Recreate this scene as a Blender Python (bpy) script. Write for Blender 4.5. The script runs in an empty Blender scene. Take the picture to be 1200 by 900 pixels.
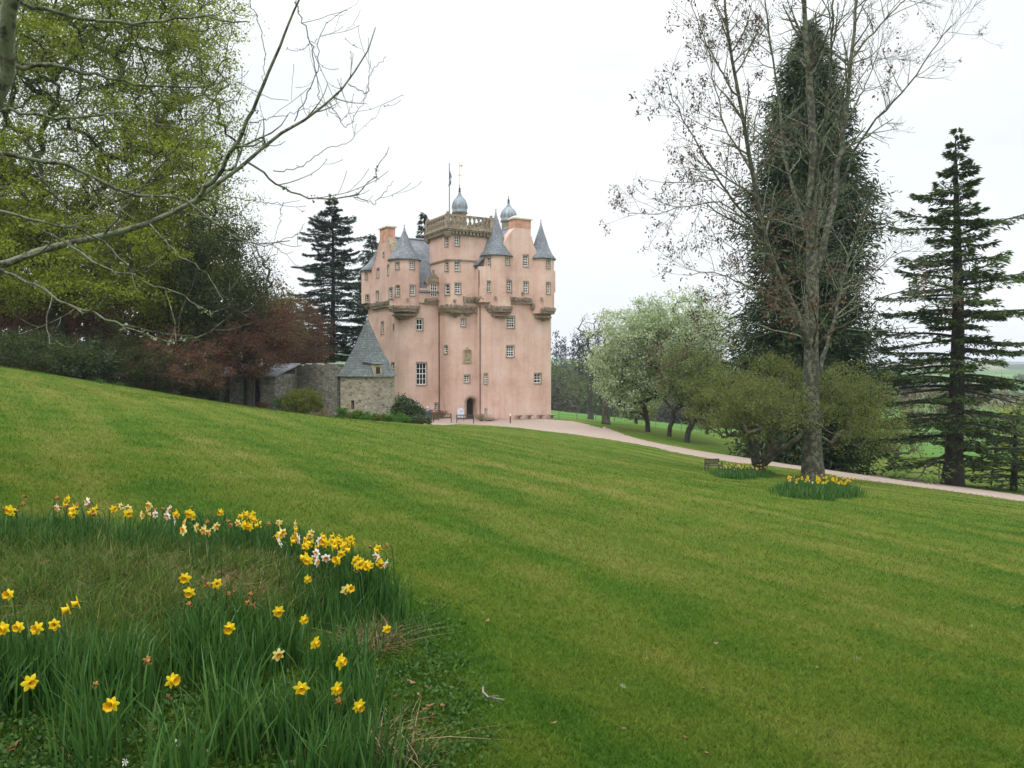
import bpy, bmesh, math, random
import numpy as np
from mathutils import Vector, Matrix, Euler
from mathutils.bvhtree import BVHTree
R = math.radians
HAZE = True
random.seed(7); rng = np.random.default_rng(7)
C = bpy.data.collections.new('scene'); S = bpy.context.scene; S.collection.children.link(C)
pi = math.pi

# ------------------------------------------------------------------ camera
FPX = 942.0; EYE = 1.6; PITCH = math.atan(20/FPX)
cd = bpy.data.cameras.new('camera'); cd.sensor_width = 36; cd.lens = 36*FPX/1200
cd.clip_start = .05; cd.clip_end = 12000
cam = bpy.data.objects.new('camera', cd); C.objects.link(cam)
cam.location = (0, 0, EYE); cam.rotation_euler = (pi/2-PITCH, 0, 0); S.camera = cam

# ------------------------------------------------------------------ world, sun, exposure
SUN_EL, SUN_AZ = R(55), R(215)     # azimuth clockwise from +Y: behind the camera, to its left
W = bpy.data.worlds.new('World'); S.world = W; W.use_nodes = True
nt = W.node_tree; nt.nodes.clear()
def N(nt, t, **k):
    n = nt.nodes.new(t)
    for a, b in k.items(): setattr(n, a, b)
    return n
wo = N(nt, 'ShaderNodeOutputWorld'); bg1 = N(nt, 'ShaderNodeBackground'); bg2 = N(nt, 'ShaderNodeBackground'); mx = N(nt, 'ShaderNodeMixShader')
sky = N(nt, 'ShaderNodeTexSky', sky_type='NISHITA'); sky.sun_disc = False; sky.sun_elevation = SUN_EL; sky.sun_rotation = SUN_AZ
bg1.inputs[1].default_value = .1; nt.links.new(sky.outputs[0], bg1.inputs[0])
tc = N(nt, 'ShaderNodeTexCoord'); sp = N(nt, 'ShaderNodeSeparateXYZ'); nt.links.new(tc.outputs['Generated'], sp.inputs[0])
mr = N(nt, 'ShaderNodeMapRange'); mr.inputs[1].default_value = .36; mr.inputs[2].default_value = 1; mr.inputs[3].default_value = 1.0; mr.inputs[4].default_value = 3.6
nt.links.new(sp.outputs[2], mr.inputs[0])
mp = N(nt, 'ShaderNodeMapping'); mp.inputs['Scale'].default_value = (1, 1, 3); nt.links.new(tc.outputs['Generated'], mp.inputs[0])
nz = N(nt, 'ShaderNodeTexNoise'); nz.inputs['Scale'].default_value = 2.2; nz.inputs['Detail'].default_value = 5; nt.links.new(mp.outputs[0], nz.inputs[0])
cr = N(nt, 'ShaderNodeValToRGB'); cr.color_ramp.elements[0].position = .3; cr.color_ramp.elements[0].color = (.85, .89, .93, 1)
cr.color_ramp.elements[1].position = .62; cr.color_ramp.elements[1].color = (.98, .99, 1, 1); nt.links.new(nz.outputs[0], cr.inputs[0])
nt.links.new(cr.outputs[0], bg2.inputs[0]); nt.links.new(mr.outputs[0], bg2.inputs[1])
mx.inputs[0].default_value = .93
nt.links.new(bg1.outputs[0], mx.inputs[1]); nt.links.new(bg2.outputs[0], mx.inputs[2]); nt.links.new(mx.outputs[0], wo.inputs[0])
sl = bpy.data.lights.new('sun', 'SUN'); sl.energy = 1.0; sl.angle = R(14); sl.color = (1, .96, .9)
so = bpy.data.objects.new('sun', sl); C.objects.link(so)
sd = Vector((math.sin(SUN_AZ)*math.cos(SUN_EL), math.cos(SUN_AZ)*math.cos(SUN_EL), math.sin(SUN_EL)))
so.rotation_euler = sd.to_track_quat('Z', 'Y').to_euler()
vs = S.view_settings; S.display_settings.display_device = 'sRGB'
vs.view_transform = 'Standard'; vs.look = 'None'; vs.gamma = 1; vs.use_curve_mapping = False; vs.exposure = 0.2
S.cycles.use_denoising = True; S.cycles.max_bounces = 6; S.cycles.transparent_max_bounces = 8; S.cycles.volume_bounces = 0

# ------------------------------------------------------------------ pixel -> world
cp, sp_ = math.cos(PITCH), math.sin(PITCH)
def ray(px, py):
    x = (px-600)/FPX; y = (450-py)/FPX
    return np.array([x, cp+y*sp_, -sp_+y*cp])      # y-component close to 1
def at(px, py, D):
    d = ray(px, py); return np.array([0, 0, EYE]) + d*(D/d[1])

# ------------------------------------------------------------------ terrain height
CT = [(-1.9,3,.1),(0,3.3,-.05),(2.6,4.1,-.42),(0,0,.05),(-3.5,5.5,.30),(-2,5,.2),(0,6.4,-.2),(5.8,9.1,-1.0),(8,12,-1.42),(15,20,-2.5),(-9,14,.55),
 (0,16,-.62),(0,25,-1.1),(0,40,-1.95),(0,60,-3.0),(3,84,-4.2),(-4,84,-4.2),(12,90,-4.55),(14.2,38,-3.6),(28.7,45,-5.8),(18,50,-4.65),(32,58,-7.0),(24,62,-6.3),
 (-19,30,1.05),(-28,44,1.5),(-38,60,1.9),(-12.7,30,.4),(-28.9,68,-.4),(-26.7,70,-1.1),(-12,68,-3.1),(-20,70,-2.1),(-45,75,2.5),(-30,95,.2),(-10,110,-4),(0,130,-6),
 (-60,60,5),(-60,110,4),(10,110,-5.8),(20,200,-9.9),(60,150,-12.5),(60,90,-9.8),(50,60,-8.7),(40,40,-6.4),(0,-10,.4),(-15,-10,2),(15,-10,-1.3),
 (0,260,-11.5),(100,240,-17),(-100,200,8),(-150,50,14),(150,60,-17),(0,-150,4),(150,-100,-12),(-150,-100,16),(12,78,-4.6),(30,85,-7.6),(7.5,30,-2.55),(10.5,42,-3.78),(8,20,-1.75),(5,42,-2.9),(5,60,-3.55),(-11.7,45,-1.15)]
CT = np.array(CT, float); CXY = CT[:, :2]/50
def _phi(r2): return np.where(r2 > 1e-12, .5*r2*np.log(np.maximum(r2, 1e-12)), 0)
_K = _phi(((CXY[:, None]-CXY[None])**2).sum(-1)) + np.eye(len(CT))*.004
_P = np.c_[np.ones(len(CT)), CXY]
_sol = np.linalg.solve(np.block([[_K, _P], [_P.T, np.zeros((3, 3))]]), np.r_[CT[:, 2], 0, 0, 0])
def sstep(a, b, x):
    t = np.clip((x-a)/(b-a), 0, 1); return t*t*(3-2*t)
def H(x, y):
    x = np.asarray(x, float); y = np.asarray(y, float); sh = x.shape; x = x.ravel(); y = y.ravel()
    q = np.c_[x, y]/50
    r = np.hypot(x, y)
    near = np.zeros_like(x)
    m = r < 320
    if m.any():
        k = _phi(((q[m][:, None]-CXY[None])**2).sum(-1))
        near[m] = k@_sol[:-3] + _sol[-3] + q[m]@_sol[-2:]
    # foreground bank and fine unevenness
    near += .16*np.exp(-(((x+2.5)/1.6)**2+((y-5.1)/1.25)**2))
    near += .012*np.sin(x*2.3+1)*np.sin(y*1.9)*(r < 60)
    far = -24 + 24*np.exp(-(((x-45)/170)**2+((y-430)/120)**2))
    far += 38*sstep(700, 2300, r)*(1+.25*np.sin(x/420+1)+.15*np.sin(x/170+y/300)) + 7*np.sin(x/160)*np.sin(y/210+1)*sstep(350, 700, r)
    far += 40*sstep(50, 400, -x)*sstep(100, 300, r)
    w = sstep(180, 300, r)
    return (near*(1-w)+far*w).reshape(sh)
_ts = np.geomspace(1.4, 500, 700)
def ground(px, py, dz=0.0):
    """first point along the pixel's ray that is dz above the ground"""
    d = ray(px, py); d = d/d[1]
    P = np.array([0, 0, EYE])[None]+_ts[:, None]*d[None]
    g = P[:, 2]-H(P[:, 0], P[:, 1])-dz
    i = np.argmax(g < 0)
    if i == 0: i = len(_ts)-1
    a, b = _ts[i-1], _ts[i]; t = a+(b-a)*g[i-1]/(g[i-1]-g[i]+1e-9)
    return np.array([0, 0, EYE])+t*d
def gz(x, y): return float(H(np.array([x]), np.array([y]))[0])

# ------------------------------------------------------------------ materials
def M(name): 
    m = bpy.data.materials.new(name); m.use_nodes = True; n = m.node_tree; n.nodes.clear()
    o = N(n, 'ShaderNodeOutputMaterial'); b = N(n, 'ShaderNodeBsdfPrincipled'); n.links.new(b.outputs[0], o.inputs[0])
    return m, n, b, o
def ramp(n, fac, stops, interp='LINEAR'):
    c = N(n, 'ShaderNodeValToRGB'); c.color_ramp.interpolation = interp
    e = c.color_ramp.elements
    while len(e) < len(stops): e.new(.5)
    for k, (p, col) in enumerate(stops): e[k].position = p; e[k].color = (*col[:3], 1)
    n.links.new(fac, c.inputs[0]); return c.outputs[0]
def noise(n, vec, scale, detail=4, rough=.5, out=0):
    t = N(n, 'ShaderNodeTexNoise'); t.inputs['Scale'].default_value = scale; t.inputs['Detail'].default_value = detail; t.inputs['Roughness'].default_value = rough
    if vec is not None: n.links.new(vec, t.inputs['Vector'])
    return t.outputs[out]
def mapping(n, vec, sc=(1, 1, 1), rot=(0, 0, 0)):
    m = N(n, 'ShaderNodeMapping'); m.inputs['Scale'].default_value = sc; m.inputs['Rotation'].default_value = rot; n.links.new(vec, m.inputs[0]); return m.outputs[0]
def mixc(n, f, a, b, mode='MIX'):
    m = N(n, 'ShaderNodeMix', data_type='RGBA', blend_type=mode)
    for k, v in ((0, f), (6, a), (7, b)):
        if isinstance(v, (int, float)): m.inputs[k].default_value = v
        elif isinstance(v, tuple): m.inputs[k].default_value = (*v[:3], 1)
        else: n.links.new(v, m.inputs[k])
    return m.outputs[2]
def math_(n, op, a, b=None):
    m = N(n, 'ShaderNodeMath', operation=op)
    for k, v in ((0, a), (1, b)):
        if v is None: continue
        if isinstance(v, (int, float)): m.inputs[k].default_value = v
        else: n.links.new(v, m.inputs[k])
    return m.outputs[0]
def bump(n, b, h, strength=.4, dist=.02):
    u = N(n, 'ShaderNodeBump'); u.inputs['Strength'].default_value = strength; u.inputs['Distance'].default_value = dist
    n.links.new(h, u.inputs['Height']); n.links.new(u.outputs[0], b.inputs['Normal'])
def objco(n): return N(n, 'ShaderNodeTexCoord').outputs['Object']
def pos(n): return N(n, 'ShaderNodeNewGeometry').outputs['Position']
def island(n): return N(n, 'ShaderNodeNewGeometry').outputs['Random Per Island']

def plain(name, col, rough=.7, metal=0, var=.15, scale=3, b=.1):
    m, n, bs, o = M(name); v = objco(n)
    c = ramp(n, noise(n, v, scale, 6, .6), [(.3, tuple(x*(1-var) for x in col)), (.7, tuple(min(1, x*(1+var)) for x in col))])
    n.links.new(c, bs.inputs['Base Color']); bs.inputs['Roughness'].default_value = rough; bs.inputs['Metallic'].default_value = metal
    if b: bump(n, bs, noise(n, v, scale*8, 4), b, .01)
    return m
def leafmat(name, cols, nscale=.5, trans=.3, rough=.6, spread=.55):
    """foliage: every leaf its own tone, clumps drifting between the colours"""
    m, n, bs, o = M(name)
    f = math_(n, 'ADD', math_(n, 'MULTIPLY', island(n), spread), math_(n, 'MULTIPLY', noise(n, pos(n), nscale, 3), 1-spread))
    k = len(cols); c = ramp(n, f, [(.12+.76*i/(k-1), cols[i]) for i in range(k)])
    n.links.new(c, bs.inputs['Base Color']); bs.inputs['Roughness'].default_value = rough
    bs.inputs['Specular IOR Level'].default_value = .25
    t = N(n, 'ShaderNodeBsdfTranslucent'); n.links.new(c, t.inputs[0]); x = N(n, 'ShaderNodeMixShader'); x.inputs[0].default_value = trans
    n.links.new(bs.outputs[0], x.inputs[1]); n.links.new(t.outputs[0], x.inputs[2]); n.links.new(x.outputs[0], o.inputs[0])
    return m
def barkmat(name, dark, light, lichen, amount=.5, scale=6):
    m, n, bs, o = M(name); v = pos(n)
    base = ramp(n, noise(n, mapping(n, v, (1, 1, .3)), scale*3, 6, .7), [(.3, dark), (.7, light)])
    f = ramp(n, noise(n, v, scale, 5, .65), [(max(.05, .62-amount*.4), (0, 0, 0)), (max(.1, .72-amount*.4), (1, 1, 1))])
    n.links.new(mixc(n, f, base, lichen), bs.inputs['Base Color']); bs.inputs['Roughness'].default_value = .9
    bump(n, bs, noise(n, mapping(n, v, (1, 1, .25)), scale*5, 6, .7), .8, .03); return m

MT = {}
MOW = math.degrees(math.atan2(*(ground(980, 760)-ground(330, 520))[[1, 0]])); print('mow', MOW)
# lawn
def lawnmat():
    m, n, bs, o = M('lawn'); v = pos(n)
    big = noise(n, mapping(n, v, (1, 1, 0)), .09, 4, .55)
    # mowing bands run down the slope from left to right
    st = mapping(n, v, (1, 1, 0), (0, 0, R(-MOW)))
    w = N(n, 'ShaderNodeTexWave', wave_type='BANDS', bands_direction='Y'); w.inputs['Scale'].default_value = .14; w.inputs['Distortion'].default_value = .9; w.inputs['Detail'].default_value = 3; w.inputs['Detail Scale'].default_value = .35
    n.links.new(st, w.inputs[0])
    streak = noise(n, mapping(n, mapping(n, v, (1, 1, 0), (0, 0, R(-MOW))), (.07, .62, 1)), 1.6, 5, .6)
    mid = noise(n, mapping(n, v, (1, 1, 0)), 1.1, 6, .65)
    f = math_(n, 'ADD', math_(n, 'MULTIPLY', big, .30), math_(n, 'ADD', math_(n, 'MULTIPLY', streak, .38), math_(n, 'ADD', math_(n, 'MULTIPLY', w.outputs[1], .045), math_(n, 'MULTIPLY', mid, .30))))
    c = ramp(n, f, [(.38, GC[0]), (.455, GC[1]), (.525, GC[2]), (.60, GC[3]), (.70, GC[4])])
    fine = noise(n, v, 26, 6, .75)
    c2 = mixc(n, 1.0, c, ramp(n, fine, [(.25, (.75, .75, .75)), (.5, (1, 1, 1)), (.75, (1.22, 1.2, 1.15))]), 'MULTIPLY')
    vo = N(n, 'ShaderNodeTexVoronoi'); vo.inputs['Scale'].default_value = 1.7; n.links.new(v, vo.inputs[0])
    fl = math_(n, 'LESS_THAN', vo.outputs['Distance'], .035)
    c3 = mixc(n, math_(n, 'MULTIPLY', fl, .35), c2, (.5, .52, .42))
    # beyond the policies: pasture and dark blocks of wood on the hills
    ln = N(n, 'ShaderNodeVectorMath', operation='LENGTH'); n.links.new(v, ln.inputs[0])
    fr = N(n, 'ShaderNodeMapRange'); fr.inputs[1].default_value = 100; fr.inputs[2].default_value = 135; n.links.new(ln.outputs['Value'], fr.inputs[0])
    vf = N(n, 'ShaderNodeTexVoronoi'); vf.inputs['Scale'].default_value = .0042; n.links.new(mapping(n, v, (1, .6, 0)), vf.inputs[0])
    sepc = N(n, 'ShaderNodeSeparateColor'); n.links.new(vf.outputs['Color'], sepc.inputs[0])
    fld = ramp(n, sepc.outputs[0], [(0, (.062, .13, .03)), (.40, (.07, .14, .035)), (.42, (.10, .19, .05)), (.62, (.13, .2, .06)), (.64, (.025, .045, .022)), (.86, (.03, .05, .022)), (.88, (.16, .15, .08))], 'CONSTANT')
    fr2 = N(n, 'ShaderNodeMapRange'); fr2.inputs[1].default_value = 300; fr2.inputs[2].default_value = 420; n.links.new(ln.outputs['Value'], fr2.inputs[0])
    past = mixc(n, noise(n, v, .06, 4), (.055, .135, .022), (.08, .165, .035))
    farc = mixc(n, fr2.outputs[0], past, fld)
    n.links.new(mixc(n, fr.outputs[0], c3, farc), bs.inputs['Base Color'])
    bs.inputs['Roughness'].default_value = .95; bs.inputs['Specular IOR Level'].default_value = .04
    bump(n, bs, noise(n, v, 45, 5, .8), .9, .02); return m
GC = [(.030, .078, .010), (.052, .100, .012), (.084, .118, .017), (.125, .136, .030), (.19, .17, .06)]
MT['lawn'] = lawnmat()
def gravelmat():
    m, n, bs, o = M('gravel'); v = pos(n)
    c = mixc(n, noise(n, v, 1.2, 5), (.25, .195, .155), (.36, .295, .24))
    c = mixc(n, 1.0, c, ramp(n, noise(n, v, 30, 5, .8), [(.3, (.7, .7, .7)), (.7, (1.25, 1.2, 1.2))]), 'MULTIPLY')
    n.links.new(c, bs.inputs['Base Color']); bs.inputs['Roughness'].default_value = .95; bump(n, bs, noise(n, v, 60, 3), .7, .02); return m
MT['gravel'] = gravelmat()
def harl():
    m, n, bs, o = M('pink_harling'); v = objco(n)
    c = ramp(n, noise(n, v, .35, 6, .6), [(.32, (.56, .365, .30)), (.5, (.67, .465, .385)), (.66, (.73, .545, .465))])
    st = ramp(n, noise(n, mapping(n, v, (1.6, 1.6, .10)), 1.3, 6, .65), [(.42, (1, 1, 1)), (.64, (.90, .86, .83)), (.80, (.74, .62, .57))])
    c = mixc(n, .8, c, st, 'MULTIPLY')
    # grey weathering patches near the ground and rusty wash high up
    c = mixc(n, ramp(n, noise(n, v, .9, 6, .7), [(.55, (0, 0, 0)), (.75, (.55, .55, .55))]), c, (.70, .52, .42))
    c = mixc(n, ramp(n, noise(n, mapping(n, v, (1, 1, .45)), .55, 5, .6), [(.60, (0, 0, 0)), (.72, (.5, .5, .5))]), c, (.46, .225, .155))
    c = mixc(n, 1.0, c, ramp(n, noise(n, v, 9, 6, .8), [(.3, (.86, .86, .86)), (.7, (1.1, 1.1, 1.1))]), 'MULTIPLY')
    n.links.new(c, bs.inputs['Base Color']); bs.inputs['Roughness'].default_value = .95; bs.inputs['Specular IOR Level'].default_value = .2
    bump(n, bs, noise(n, v, 7, 7, .8), .6, .05); return m
MT['harl'] = harl()
def slatemat(name, a, b_, lich, rows=.2, wid=.28, la=.3):
    m, n, bs, o = M(name); uv = N(n, 'ShaderNodeTexCoord').outputs['UV']
    br = N(n, 'ShaderNodeTexBrick'); br.inputs['Scale'].default_value = 1; br.inputs['Brick Width'].default_value = wid; br.inputs['Row Height'].default_value = rows
    br.inputs['Mortar Size'].default_value = .016; br.inputs['Color1'].default_value = (*a, 1); br.inputs['Color2'].default_value = (*b_, 1); br.inputs['Mortar'].default_value = (a[0]*.35, a[1]*.35, a[2]*.35, 1)
    br.inputs['Bias'].default_value = 0; n.links.new(uv, br.inputs[0])
    v = objco(n)
    c = mixc(n, 1, br.outputs[0], ramp(n, noise(n, v, 1.0, 5, .6), [(.3, (.72, .74, .76)), (.7, (1.2, 1.18, 1.15))]), 'MULTIPLY')
    c = mixc(n, ramp(n, noise(n, v, 3.0, 6, .75), [(.74-la*.5, (0, 0, 0)), (.82-la*.45, (.8, .8, .8))]), c, lich)
    n.links.new(c, bs.inputs['Base Color']); bs.inputs['Roughness'].default_value = .62
    bump(n, bs, math_(n, 'ADD', math_(n, 'MULTIPLY', br.outputs['Fac'], -1), noise(n, v, 10, 3)), .6, .03); return m
MT['slate'] = slatemat('roof_slate', (.14, .165, .19), (.22, .245, .27), (.30, .31, .28), .22, .3, .12)
MT['slate_old'] = slatemat('mossy_slate', (.10, .125, .125), (.17, .195, .195), (.30, .33, .27), .16, .26, .36)
def rubble(name, cols, mortar, scale=2.6, lich=.3):
    m, n, bs, o = M(name); v = mapping(n, objco(n), (1, 1, 1.9))
    dv = N(n, 'ShaderNodeVectorMath', operation='MULTIPLY_ADD'); n.links.new(noise(n, v, 3, 2, .5, 1), dv.inputs[0]); dv.inputs[1].default_value = (.22, .22, .22); n.links.new(v, dv.inputs[2])
    e = N(n, 'ShaderNodeTexVoronoi', feature='DISTANCE_TO_EDGE'); e.inputs['Scale'].default_value = scale; n.links.new(dv.outputs[0], e.inputs[0])
    f = N(n, 'ShaderNodeTexVoronoi'); f.inputs['Scale'].default_value = scale; n.links.new(dv.outputs[0], f.inputs[0])
    s = N(n, 'ShaderNodeSeparateColor'); n.links.new(f.outputs['Color'], s.inputs[0])
    c = ramp(n, s.outputs[0], [(i/(len(cols)-1), cols[i]) for i in range(len(cols))])
    c = mixc(n, 1, c, ramp(n, noise(n, v, 9, 6, .7), [(.3, (.7, .7, .7)), (.7, (1.25, 1.25, 1.25))]), 'MULTIPLY')
    c = mixc(n, ramp(n, e.outputs[0], [(.02, (1, 1, 1)), (.09, (0, 0, 0))]), c, mortar)
    c = mixc(n, ramp(n, noise(n, objco(n), 1.6, 6, .7), [(.72-lich*.4, (0, 0, 0)), (.82-lich*.3, (.7, .7, .7))]), c, (.15, .16, .09))
    n.links.new(c, bs.inputs['Base Color']); bs.inputs['Roughness'].default_value = .95
    bump(n, bs, ramp(n, e.outputs[0], [(0, (0, 0, 0)), (.15, (1, 1, 1))]), .8, .05); return m
MT['rubble'] = rubble('rubble_stone', [(.17, .15, .11), (.34, .31, .24), (.42, .38, .29), (.24, .18, .125), (.50, .46, .37)], (.36, .33, .26), 2.7)
MT['drystone'] = rubble('old_wall_stone', [(.09, .085, .07), (.19, .185, .155), (.29, .28, .24), (.12, .10, .075), (.23, .215, .18)], (.13, .12, .10), 3.2, .55)
MT['sandstone'] = plain('weathered_sandstone', (.27, .22, .16), .95, 0, .5, 2.6, .6)
MT['margin'] = plain('window_margin_stone', (.33, .25, .185), .95, 0, .3, 2.0, .3)
MT['palestone'] = plain('pale_carved_stone', (.40, .33, .20), .9, 0, .3, 5, .4)
MT['chimcap'] = plain('limewashed_cope', (.56, .52, .43), .9, 0, .25, 3, .3)
MT['rust_harl'] = plain('rusty_harling', (.56, .30, .21), .95, 0, .3, 1.2, .4)
MT['lead'] = plain('lead', (.24, .275, .30), .5, .3, .3, 3, .05)
MT['white'] = plain('white_paint', (.78, .78, .74), .5, 0, .06, 4, 0)
MT['metal'] = plain('dark_iron', (.06, .06, .06), .6, .3, .2, 5, 0)
MT['gold'] = plain('gilt', (.55, .42, .16), .4, .7, .2, 5, 0)
MT['wood'] = plain('weathered_bench_wood', (.075, .055, .042), .8, 0, .35, 9, .3)
MT['woodred'] = plain('red_brown_wood', (.15, .075, .05), .8, 0, .3, 9, .3)
MT['oldwood'] = plain('grey_post_wood', (.16, .145, .12), .9, 0, .35, 6, .4)
MT['dark'] = plain('dark_wood_and_opening_shade', (.018, .018, .018), .8, 0, .3, 5, .2)  # door wood, also the near-black that paints shade into dormer and shed openings
def glassmat():
    m, n, bs, o = M('window_glass'); v = objco(n)
    n.links.new(ramp(n, noise(n, v, .9, 2), [(.35, (.012, .014, .018)), (.65, (.05, .055, .065))]), bs.inputs['Base Color']); bs.inputs['Roughness'].default_value = .12
    return m
MT['glass'] = glassmat()

# ------------------------------------------------------------------ object helpers
def tag(o, label=None, cat=None, group=None, kind=None):
    if label: o['label'] = label
    if cat: o['category'] = cat
    if group: o['group'] = group
    if kind: o['kind'] = kind
    return o
def empty(name, loc=(0, 0, 0), rz=0, label=None, cat=None, group=None):
    o = bpy.data.objects.new(name, None); C.objects.link(o); o.location = loc; o.rotation_euler = (0, 0, rz); o.empty_display_size = .2
    return tag(o, label, cat, group)
def link(name, me, mat, parent=None, loc=None):
    o = bpy.data.objects.new(name, me); C.objects.link(o)
    if mat is not None and not me.materials: me.materials.append(mat)
    if parent is not None: o.parent = parent
    if loc is not None: o.location = loc
    return o
def npmesh(name, V, F, smooth=False):
    """V (n,3), F (m,k) with k=3 or 4"""
    me = bpy.data.meshes.new(name); V = np.ascontiguousarray(V, np.float32); F = np.ascontiguousarray(F, np.int32); m, k = F.shape
    me.vertices.add(len(V)); me.vertices.foreach_set('co', V.ravel())
    me.loops.add(m*k); me.loops.foreach_set('vertex_index', F.ravel())
    me.polygons.add(m); me.polygons.foreach_set('loop_start', np.arange(0, m*k, k, dtype=np.int32)); me.polygons.foreach_set('loop_total', np.full(m, k, np.int32))
    if smooth: me.polygons.foreach_set('use_smooth', np.ones(m, bool))
    me.update(calc_edges=True); return me
def auto_uv(me):
    uv = me.uv_layers.new(name='UVMap').data
    for p in me.polygons:
        n = p.normal; t = Vector((0, 0, 1)).cross(n)
        t = t.normalized() if t.length > 1e-3 else Vector((1, 0, 0))
        b = n.cross(t)
        for li in p.loop_indices:
            co = me.vertices[me.loops[li].vertex_index].co; uv[li].uv = (co.dot(t), co.dot(b))
class MB:
    def __init__(s): s.v = []; s.f = []
    def add(s, v, f):
        b = len(s.v); s.v += [tuple(x) for x in v]; s.f += [tuple(i+b for i in q) for q in f]; return s
    def box(s, x0, y0, z0, x1, y1, z1, M4=None):
        v = [(x, y, z) for z in (z0, z1) for y in (y0, y1) for x in (x0, x1)]
        if M4 is not None: v = [tuple(M4@Vector(p)) for p in v]
        return s.add(v, [(0, 2, 3, 1), (4, 5, 7, 6), (0, 1, 5, 4), (2, 6, 7, 3), (0, 4, 6, 2), (1, 3, 7, 5)])
    def prism(s, poly, z0, z1, M4=None):
        n = len(poly); v = [(x, y, z0) for x, y in poly]+[(x, y, z1) for x, y in poly]
        if M4 is not None: v = [tuple(M4@Vector(p)) for p in v]
        return s.add(v, [tuple(range(n))[::-1], tuple(range(n, 2*n))]+[(i, (i+1) % n, n+(i+1) % n, n+i) for i in range(n)])
    def lathe(s, prof, c=(0, 0, 0), n=16, M4=None, skew=(0, 0)):
        v = []; f = []; zs = [p[1] for p in prof]; z0, z1 = min(zs), max(zs)
        for r, z in prof:
            t = (z-z0)/(z1-z0+1e-9)
            for k in range(n):
                a = 2*pi*k/n; v.append((c[0]+r*math.cos(a)+skew[0]*t, c[1]+r*math.sin(a)+skew[1]*t, c[2]+z))
        for i in range(len(prof)-1):
            for k in range(n): f.append((i*n+k, i*n+(k+1) % n, (i+1)*n+(k+1) % n, (i+1)*n+k))
        f.append(tuple(range(n))[::-1]); f.append(tuple(range((len(prof)-1)*n, len(prof)*n)))
        if M4 is not None: v = [tuple(M4@Vector(p)) for p in v]
        return s.add(v, f)
    def tube(s, pts, rad, k=6):
        P = [Vector(p) for p in pts]; n = len(P)
        if not hasattr(rad, '__len__'): rad = [rad]*n
        v = []; u = None
        for i in range(n):
            t = (P[min(i+1, n-1)]-P[max(i-1, 0)]).normalized()
            if u is None: u = t.orthogonal().normalized()
            u = (u-t*u.dot(t)); u = u.normalized() if u.length > 1e-6 else t.orthogonal().normalized()
            w = t.cross(u)
            for j in range(k):
                a = 2*pi*j/k; v.append(P[i]+(u*math.cos(a)+w*math.sin(a))*rad[i])
        f = [(i*k+j, i*k+(j+1) % k, (i+1)*k+(j+1) % k, (i+1)*k+j) for i in range(n-1) for j in range(k)]
        f += [tuple(range(k))[::-1], tuple(range((n-1)*k, n*k))]
        return s.add(v, f)
    def mesh(s, name, smooth=False, uv=False):
        me = bpy.data.meshes.new(name); me.from_pydata(s.v, [], s.f)
        if smooth: me.polygons.foreach_set('use_smooth', [True]*len(s.f))
        me.update()
        if uv: auto_uv(me)
        return me
    def build(s, name, mat, parent=None, smooth=False, uv=False, loc=None):
        return link(name, s.mesh(name, smooth, uv), mat, parent, loc)
def autosmooth(o, ang=35):
    me = o.data; bm = bmesh.new(); bm.from_mesh(me)
    for e in bm.edges: e.smooth = len(e.link_faces) == 2 and e.calc_face_angle(0) < R(ang)
    for f in bm.faces: f.smooth = True
    bm.to_mesh(me); bm.free()
def copy_tree(o, parent=None):
    c = o.copy(); C.objects.link(c); c.parent = parent
    for ch in list(o.children): copy_tree(ch, c)
    return c

# ------------------------------------------------------------------ leaves, branches (numpy)
def unit(a): return a/np.maximum(np.linalg.norm(a, axis=-1, keepdims=True), 1e-9)
def quads(P, D, Wd, L, Wt):
    """kite-shaped leaf: base P, long axis D, width axis Wd, length L, width Wt"""
    L = np.asarray(L).reshape(-1, 1); Wt = np.asarray(Wt).reshape(-1, 1); n = len(P)
    V = np.stack([P, P+D*L*.45+Wd*Wt*.5, P+D*L, P+D*L*.45-Wd*Wt*.5], 1).reshape(-1, 3)
    return V, np.arange(4*n).reshape(n, 4)
def cloud(centers, radii, per, size, flat=1.0, up=0.0, aspect=.6, rg=rng, gauss=True):
    """leaf quads in soft clumps round centres"""
    c = np.repeat(np.asarray(centers, float), per, 0); r = np.repeat(np.asarray(radii, float), per)[:, None]
    n = len(c)
    o = rg.normal(size=(n, 3))*.5 if gauss else unit(rg.normal(size=(n, 3)))*rg.random((n, 1))**.4
    o[:, 2] *= flat
    P = c+o*r; d = unit(rg.normal(size=(n, 3))+np.array([0, 0, up])); w = unit(np.cross(d, rg.normal(size=(n, 3))))
    s = size*(.6+.8*rg.random(n)); return quads(P, d, w, s, s*aspect)
def segs(P0, P1, R0, R1, k=5):
    P0 = np.asarray(P0, float); P1 = np.asarray(P1, float); d = unit(P1-P0)
    a = np.where(np.abs(d[:, 2:3]) < .9, np.array([[0, 0, 1.]]), np.array([[1., 0, 0]])); u = unit(np.cross(d, a)); w = np.cross(d, u)
    an = 2*pi*np.arange(k)/k; ring = u[:, None]*np.cos(an)[None, :, None]+w[:, None]*np.sin(an)[None, :, None]
    V = np.concatenate([P0[:, None]+ring*np.asarray(R0)[:, None, None], P1[:, None]+ring*np.asarray(R1)[:, None, None]], 1).reshape(-1, 3)
    i = np.arange(k); j = (i+1) % k; f = np.stack([i, j, j+k, i+k], 1)
    return V, (f[None]+(np.arange(len(P0))*2*k)[:, None, None]).reshape(-1, 4)
def merge(parts):
    Vs = []; Fs = []; b = 0
    for V, F in parts: Vs.append(V); Fs.append(F+b); b += len(V)
    return np.concatenate(Vs), np.concatenate(Fs)
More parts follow.
